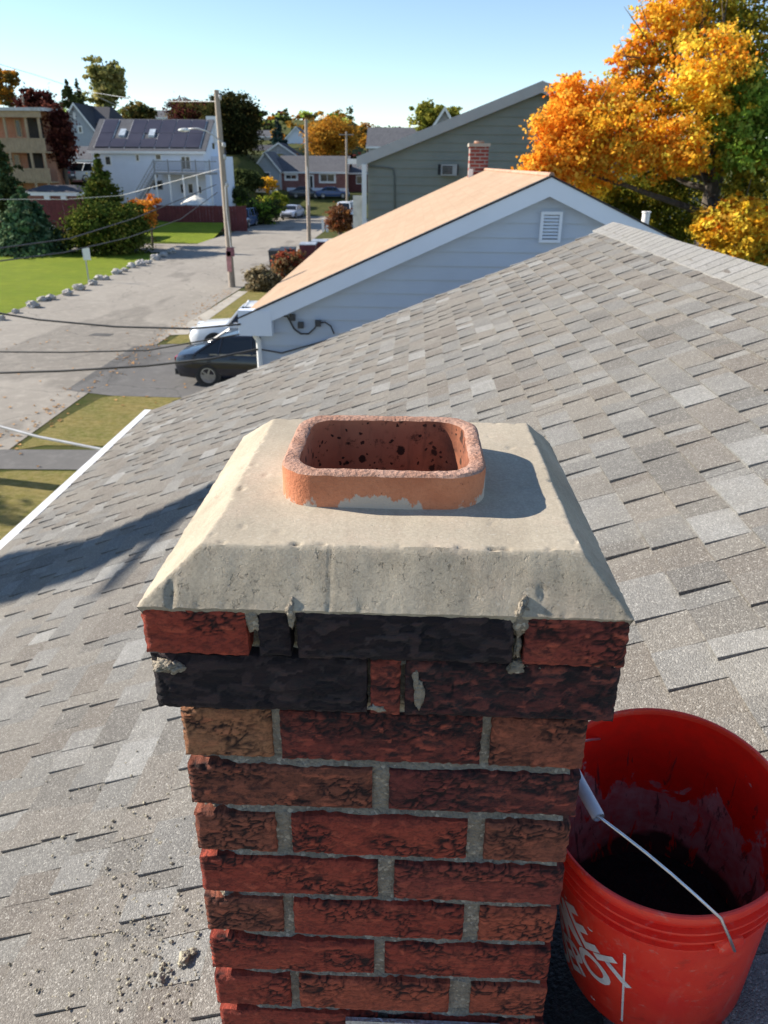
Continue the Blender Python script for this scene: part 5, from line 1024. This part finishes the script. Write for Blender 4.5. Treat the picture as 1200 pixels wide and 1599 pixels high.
def gable_y(name, label, x0, x1, y0, y1, zg, ze, zr_, wm, rm, over=.35, group=None, fm=WHITE):
    """ridge runs along y; gable faces -Y"""
    o = empty(name, ((x0 + x1) / 2, (y0 + y1) / 2, zg), label, 'house', group); xm = (x0 + x1) / 2; k = (zr_ - ze) / (xm - x0)
    MB().prism([(x0, y0, zg - 1), (x1, y0, zg - 1), (x1, y0, ze - .05), (xm, y0, zr_ - .12), (x0, y0, ze - .05)], (0, y1 - y0, 0)).build('wall', wm, o)
    for xe in (x0 - over, x1 + over):
        zz = ze - over * k; P = [(xe, y0 - over, zz), (xm, y0 - over, zr_), (xm, y1 + over, zr_), (xe, y1 + over, zz)]; MB().hexa([(x, y, z - .12) for x, y, z in P] + [(x, y, z + .02) for x, y, z in P]).build('roof', rm, o)
        yq = y0 - over - .04; MB().hexa([(xe, yq, zz - .30), (xm, yq, zr_ - .30), (xm, yq + .038, zr_ - .30), (xe, yq + .038, zz - .30), (xe, yq, zz + .03), (xm, yq, zr_ + .03), (xm, yq + .038, zr_ + .03), (xe, yq + .038, zz + .03)]).build('rake_board', fm, o)
    return o
# white house with solar panels
WH = 82.0; xl, xr2 = at_y(143, 240, WH).x, at_y(318, 240, WH).x; wz = ground(-22, WH)
ze_, zr2 = at_y(230, 235, WH).z + .15, at_y(245, 186, WH + 4.2).z
wh = gable_x('house', 'white two storey house with dark solar panel roof, deck and outside stair', xl, xr2, WH, WH + 8.4, wz, ze_, zr2, WSID, GREYR, .30)
k_ = (zr2 - ze_) / 4.2; pw = (xr2 - xl - .6) / 7.2
SOLAR = NT('solar_cell_glass'); bx = SOLAR.ramp(SOLAR.noise(.5, 2), .3, .7); SOLAR = SOLAR.fin(SOLAR.mix(bx, (.045, .04, .055), (.065, .058, .075)), .28, spec=.5)
sk = MB()
for r in range(2):
    for c in range(7):
        if (r, c) in ((1, 1),): continue
        x0 = xl + .35 + c * (pw + .03); y0 = WH + .10 + r * 1.95; y1 = y0 + 1.90
        if (r, c) in ((0, 1), (0, 3)): y1 = y0 + 1.15
        P = [(x0, y0, ze_ + k_ * (y0 - WH)), (x0 + pw - (.05), y0, ze_ + k_ * (y0 - WH)), (x0 + pw - .05, y1, ze_ + k_ * (y1 - WH)), (x0, y1, ze_ + k_ * (y1 - WH))]
        MB().hexa([(x, y, z + .07) for x, y, z in P] + [(x, y, z + .13) for x, y, z in P]).build('solar_panel', SOLAR, wh)
for c in (1, 3):
    x0 = xl + .35 + c * (pw + .03); y0, y1 = WH + 1.6, WH + 2.5; P = [(x0 + .5, y0, ze_ + k_ * (y0 - WH)), (x0 + 1.1, y0, ze_ + k_ * (y0 - WH)), (x0 + 1.1, y1, ze_ + k_ * (y1 - WH)), (x0 + .5, y1, ze_ + k_ * (y1 - WH))]
    MB().hexa([(x, y, z + .02) for x, y, z in P] + [(x, y, z + .2) for x, y, z in P]).build('skylight', plain('skylight_glass', (.5, .55, .6), .1), wh)
for c in range(8):
    x0 = xl + .33 + c * (pw + .03) - .05; sk.hexa([(x0, WH + .05, ze_ + .05), (x0 + .09, WH + .05, ze_ + .05), (x0 + .09, WH + 4.0, ze_ + .05 + k_ * 3.95), (x0, WH + 4.0, ze_ + .05 + k_ * 3.95), (x0, WH + .05, ze_ + .10), (x0 + .09, WH + .05, ze_ + .10), (x0 + .09, WH + 4.0, ze_ + .10 + k_ * 3.95), (x0, WH + 4.0, ze_ + .10 + k_ * 3.95)])
sk.build('pale_reflection_rails', LGREY, wh)  # pale rails in the panel gaps stand in for reflection streaks
for s in (0, 1):   # bright gable rake on the right end
    pass
for a in ((163, 243, 175, 258), (211, 240, 219, 252), (242, 240, 253, 250)): win_px(wh, *a, WH, fm=WHITE)
win_px(wh, 282, 243, 299, 265, WH, mull=True, name='glass_door'); win_px(wh, 281, 286, 291, 302, WH - .0, t=.07); win_px(wh, 293, 286, 303, 302, WH, t=.07); win_px(wh, 308, 290, 316, 302, WH, t=.07); win_px(wh, 238, 281, 255, 296, WH, fm=DECK)
a = at_y(316, 200, WH + 3); MB().box((a.x + .1, WH + 4.4, zr2 - 2.2), (a.x + 1.0, WH + 5.2, at_y(331, 181, WH + 4.5).z)).build('chimney', WHITE, wh)
gx = xr2 + .004; window_side = MB().box((gx, WH + 3.8, at_y(335, 232, WH + 4).z), (gx + .05, WH + 4.6, at_y(335, 223, WH + 4).z)).build('gable_window', PANE, wh)
# deck with railing, posts and stair
dk = MB(); da, db = at_y(248, 268, WH - 1), at_y(336, 268, WH - 1); DZ = da.z; dk.box((da.x, WH - 2.6, DZ - .22), (db.x, WH - .02, DZ)); deck = dk.build('deck', DECK, wh)
rl_ = MB(); rz3 = DZ + 1.0; rl_.box((da.x, WH - 2.6, rz3 - .08), (db.x, WH - 2.5, rz3)); rl_.box((da.x, WH - 2.58, DZ + .1), (db.x, WH - 2.52, DZ + .16))
for i in range(46): x = da.x + .05 + i * (db.x - da.x - .1) / 45; rl_.box((x - .02, WH - 2.57, DZ + .161), (x + .02, WH - 2.53, rz3 - .081))
rl_.box((db.x - .09, WH - 2.49, rz3 - .08), (db.x, WH - .03, rz3))
rl_.build('railing', DECK, deck)
for i in range(5):
    x = da.x + .1 + i * (db.x - da.x - .2) / 4; MB().box((x - .07, WH - 2.58, wz - .6), (x + .07, WH - 2.44, DZ - .221)).build('deck_post', WHITE, deck); MB().box((x - .06, WH - 2.615, DZ - .2), (x + .06, WH - 2.601, rz3 + .12)).build('rail_post', DECK, deck)
st_ = MB(); sa, sb = Vector((da.x, WH - 2.5, DZ)), at_y(214, 316, WH - 2.5); n = 14
for i in range(n):
    t = i / n; p_ = sa.lerp(sb, t); st_.box((p_.x - .32, WH - 2.5, p_.z - .22), (p_.x - .0, WH - 1.4, p_.z - .17))
for yy in (WH - 2.52, WH - 1.38): st_.hexa([(sb.x - .1, yy, sb.z - .4), (sa.x, yy, sa.z - .4), (sa.x, yy + .05, sa.z - .4), (sb.x - .1, yy + .05, sb.z - .4), (sb.x - .1, yy, sb.z - .08), (sa.x, yy, sa.z - .06), (sa.x, yy + .05, sa.z - .06), (sb.x - .1, yy + .05, sb.z - .08)]); st_.hexa([(sb.x - .1, yy, sb.z + .82), (sa.x, yy, sa.z + .9), (sa.x, yy + .05, sa.z + .9), (sb.x - .1, yy + .05, sb.z + .82), (sb.x - .1, yy, sb.z + .92), (sa.x, yy, sa.z + 1.0), (sa.x, yy + .05, sa.z + 1.0), (sb.x - .1, yy + .05, sb.z + .92)])
for i in range(12): p_ = sa.lerp(sb, (i + .5) / 12); st_.box((p_.x - .02, WH - 2.50, p_.z - .1), (p_.x + .02, WH - 2.47, p_.z + .86))
st_.build('stair', DECK, wh)
# annex at right end of white house
a = at_y(352, 250, WH + 6); MB().box((xr2 + .02, WH + 3, wz), (at_y(354, 250, WH + 5).x, WH + 8, at_y(350, 244, WH + 5).z)).build('annex', WSID, wh)
# patio umbrella, fence
pu = at_y(306, 312, 77.5); um = empty('patio_umbrella', (pu.x, 77.5, ground(pu.x, 77.5)), 'cream patio umbrella over the red fence', 'umbrella'); MB().lathe([(1.5, pu.z - .35), (.8, pu.z + .1), (.001, pu.z + .45)], 10, Matrix.Translation((pu.x, 77.5, 0))).build('canopy', plain('cream_canvas', (.75, .70, .60), .8), um); MB().tube([(pu.x, 77.5, ground(pu.x, 77.5)), (pu.x, 77.5, pu.z + .4)], .03, 6).build('pole', LGREY, um)
def fence(label, xa, ya, xb, yb, yt, Y, m=REDF):
    a, b = at_y(xa, ya, Y), at_y(xb, yb, Y); zt = at_y((xa + xb) / 2, yt, Y).z; o = empty('board_fence', ((a.x + b.x) / 2, Y, min(a.z, b.z)), label, 'fence'); n = max(4, int((b.x - a.x) / .30))
    for i in range(n):
        x0 = a.x + (b.x - a.x) * i / n; z0 = min(a.z, b.z) - .3; d = random.uniform(-.008, .008)
        MB().box((x0 + .006, Y + d, z0), (x0 + (b.x - a.x) / n - .006, Y + .025 + d, zt + random.uniform(-.02, .02))).build('board', m, o)
    for i in range(n // 8 + 1): x0 = a.x + (b.x - a.x) * i / (n // 8 + .001); MB().box((x0 - .06, Y + .04, min(a.z, b.z) - .3), (x0 + .06, Y + .16, zt + .06)).build('post', m, o)
    MB().box((a.x, Y + .036, zt - .3), (b.x, Y + .039 + .04, zt - .2)).build('rail', m, o)
fence('dark red board fence in front of the white house', 248, 354, 385, 354, 321, 75); fence('dark red board fence between the brick shed and the arborvitae', 66, 345, 150, 345, 312, 63.5)
# balcony house at far left
BY = 75.0; bx0, bx1 = at_y(-60, 200, BY).x, at_y(68, 200, BY).x; bg_ = ground(-35, BY)
bh = empty('house', ((bx0 + bx1) / 2, BY + 4, bg_), 'orange brick house with two storey tan timber balconies at the left edge', 'house')
zt = at_y(40, 170, BY).z; MB().box((bx0, BY + 1.6, bg_ - 1), (bx1 - .1, BY + 4.2, zt - .02)).build('wall', OBRICK, bh); MB().hexa([(bx0, BY - .5, zt - .15), (bx1 + .2, BY - .5, zt - .15), (bx1 + .2, BY + 4.4, zt + .02), (bx0, BY + 4.4, zt + .02), (bx0, BY - .5, zt + .12), (bx1 + .2, BY - .5, zt + .12), (bx1 + .2, BY + 4.4, zt + .3), (bx0, BY + 4.4, zt + .3)]).build('roof', LGREY, bh)
MB().box((bx0, BY - .3, at_y(40, 183, BY).z), (bx1, BY - .1, zt - .16)).build('porch_header', TIMB, bh)
for (ya, yb) in ((217, 236), (264, 283)):
    z1, z0 = at_y(40, ya, BY).z, at_y(40, yb, BY).z; b_ = MB().box((bx0, BY - .1, z0 - .12), (bx1, BY + 1.58, z0)).build('balcony', TIMB, bh); nb_ = 26
    for i in range(nb_): x = bx0 + (bx1 - bx0) * i / nb_; MB().box((x + .01, BY - .13, z0 + .002), (x + (bx1 - bx0) / nb_ - .01, BY - .102, z1)).build('board', TIMB, b_)
    MB().box((bx0, BY - .16, z1 + .002), (bx1 + .03, BY - .02, z1 + .09)).build('rail', TIMB, b_)
for px in (-20, 14, 47, 67):
    x = at_y(px, 230, BY).x; MB().box((x - .10, BY - .09, bg_ - .5), (x + .10, BY + .09, zt - .16)).build('porch_post', TIMB, bh)
for ya, yb in ((184, 216), (238, 264)): p_, q_ = at_y(46, yb, BY + 1.5), at_y(64, ya, BY + 1.5); MB().box((p_.x, BY + 1.50, p_.z), (q_.x, BY + 1.595, q_.z)).build('painted_recess_shade', plain('recess_shade_paint', (.03, .028, .026), .8), bh)  # dark panels painted as the shade of the recess behind the balconies
for q in ((22, 186, 36, 214),): win_px(bh, *q, BY + 1.59, fm=TIMB)
for q in ((20, 240, 34, 262),): win_px(bh, *q, BY + 1.59, fm=TIMB)
# brick shed with low dark roof
SY = 66.0; a, b = at_y(35, 292, SY), at_y(122, 296, SY); sg = ground(-30, SY); sh = empty('brick_shed', ((a.x + b.x) / 2, SY + 2, sg), 'low red brick shed with dark flat roof and white pillars', 'shed'); zt = at_y(60, 299, SY).z
MB().box((a.x + .3, SY + .3, sg - 1), (b.x - .25, SY + 4.4, zt - .3)).build('wall', RBRICK, sh); MB().box((a.x - .1, SY, zt - .30), (b.x + .1, SY + 4.6, zt - .02)).build('fascia', WHITE, sh)
MB().hexa([(a.x - .15, SY - .05, zt - .018), (b.x + .12, SY - .05, zt - .018), (b.x + .12, SY + 4.7, zt - .018), (a.x - .15, SY + 4.7, zt - .018), (a.x + 1, SY + 1.8, zt + .45), (b.x - 1, SY + 1.8, zt + .45), (b.x - 1, SY + 2.6, zt + .45), (a.x + 1, SY + 2.6, zt + .45)]).build('roof', DROOF, sh)
for px in (72, 98): x = at_y(px, 305, SY).x; MB().box((x - .22, SY + .05, sg - .5), (x + .22, SY + .29, zt - .301)).build('pillar', WHITE, sh)
MB().box((b.x - .249, SY + .1, sg - .5), (b.x + .3, SY + 4, zt - .305)).build('side_wall', OBRICK, sh)
# low grey roofed house left of the white one
a, b = at_y(80, 262, 98), at_y(142, 240, 98); lh = gable_x('house', 'low dark house with grey roof and white window left of the white house', a.x, b.x + 2, 98, 106, a.z - .5, at_y(100, 247, 98).z, at_y(110, 228, 102).z, plain('maroon_siding', (.14, .05, .05), .8), GREYR)
win_px(lh, 104, 244, 124, 256, 98, t=.22)
# blue grey gabled house
a, b = at_y(97, 194, 112), at_y(144, 193, 112); bgb = gable_y('house', 'blue grey gabled house with dark roof behind the dark red tree', a.x, b.x, 112, 124, 5, at_y(120, 196, 112).z, at_y(108, 160, 112).z, GBLUE, DROOF, .4)
for q in ((104, 175, 109, 185), (114, 175, 119, 185), (121, 196, 130, 208)): win_px(bgb, *q, 112, t=.14)
a = at_y(140, 193, 114); MB().box((b.x + .02, 114, 5), (at_y(168, 200, 114).x, 123, at_y(150, 193, 114).z)).build('wing', GBLUE, bgb); MB().hexa([(b.x - .2, 113.6, at_y(150, 193, 114).z), (at_y(172, 200, 114).x, 113.6, at_y(150, 193, 114).z), (at_y(172, 200, 114).x, 123, at_y(150, 193, 114).z), (b.x - .2, 123, at_y(150, 193, 114).z), (b.x - 2.5, 118, at_y(120, 163, 114).z), (at_y(160, 200, 114).x, 118, at_y(120, 163, 114).z), (at_y(160, 200, 114).x, 119, at_y(120, 163, 114).z), (b.x - 2.5, 119, at_y(120, 163, 114).z)]).build('wing_roof', DROOF, bgb)
# red brick ranch
RY_ = 120.0; a, b = at_y(436, 268, RY_), at_y(541, 268, RY_); rgz = ground(-15, RY_)
rh = gable_x('house', 'red brick ranch house with grey roof at the end of the street', a.x, b.x, RY_, RY_ + 8, rgz, at_y(490, 266, RY_).z, at_y(490, 243, RY_ + 4).z, RBRICK, GREYR, .35)
for q in ((444, 270, 466, 282), (498, 269, 525, 286)): win_px(rh, *q, RY_, t=.28, mull=True)
win_px(rh, 482, 272, 491, 296, RY_, t=.2, name='front_door'); a = at_y(485, 296, RY_ - .5); MB().box((at_y(436, 0, RY_).x, RY_ - .12, rgz - .2), (at_y(541, 0, RY_).x, RY_ - .01, at_y(490, 293, RY_).z)).build('white_base', WSID, rh)
# other far houses and rooftops
far = [('y', 'grey gabled house with white rake boards left of the ranch', 396, 436, 262, 236, 292, 118, GBLUE, GREYR), ('y', 'dark grey house wedge behind the ranch at left', 410, 462, 240, 222, 262, 150, plain('grey_render', (.4, .4, .42), .8), DROOF), ('y', 'white gabled house on the hill right of the slim spruce', 440, 486, 222, 197, 238, 190, WSID, GREYR), ('x', 'pale house on the hill left of the slim spruce', 392, 426, 212, 203, 226, 200, plain('cream_render', (.6, .52, .45), .8), GREYR), ('x', 'small blue grey house below the hill houses', 396, 424, 236, 226, 252, 165, GBLUE, DROOF),
 ('x', 'long grey roofed house above the green house eave', 576, 660, 226, 199, 262, 110, plain('grey_render', (.4, .4, .42), .8), GREYR), ('x', 'pale house between the solar roof and the red tree', 228, 268, 182, 172, 200, 175, WSID, GREYR), ('x', 'white house under the skyline behind the second pole', 470, 500, 212, 203, 224, 210, WSID, GREYR), ('x', 'low pale house far along the skyline near the pole', 446, 480, 206, 200, 216, 240, WSID, DROOF), ('x', 'distant white house on skyline left of the domed tree', 385, 412, 203, 196, 215, 260, WSID, DROOF), ('x', 'dark house behind the white vans', 546, 578, 268, 252, 300, 125, plain('maroon_siding', (.14, .05, .05), .8), GREYR), ('y', 'dark roof peak above the green house roof slope', 676, 712, 196, 166, 230, 70, plain('grey_render', (.4, .4, .42), .8), DROOF)]
for kind, lab, x0, x1, ye, yr, yb, Y, wm, rm in far:
    a, b = at_y(x0, ye, Y), at_y(x1, ye, Y); dp = 8; zb = min(at_y(x0, yb, Y).z, a.z - 2)
    o = (gable_y if kind == 'y' else gable_x)('house', lab, a.x, b.x, Y, Y + dp, min(zb, ground(a.x, Y)), a.z, at_y((x0 + x1) / 2, yr, Y + (0 if kind == 'y' else dp / 2)).z, wm, rm)
    n = max(1, int((b.x - a.x) / 4))
    for i in range(n): x = a.x + (b.x - a.x) * (i + .5) / n; window(o, x - .55, x + .55, a.z - 1.7, a.z - .5, Y, t=.12)
hid = empty('dark_hedge', (-13, 140, 0), 'dark hedge below the hill houses', 'hedge'); crown('foliage', [((-32 + i * 3.2, 138 + (i % 3), ground(-20, 138) + 1.2), (2.2, 1.5, 1.6), 260, DKG + BRN) for i in range(14)], .5, LEAF, hid); MB().tube([(-13, 140, 0), (-13, 140, 3)], .1, 5).build('stem', BARK, hid)
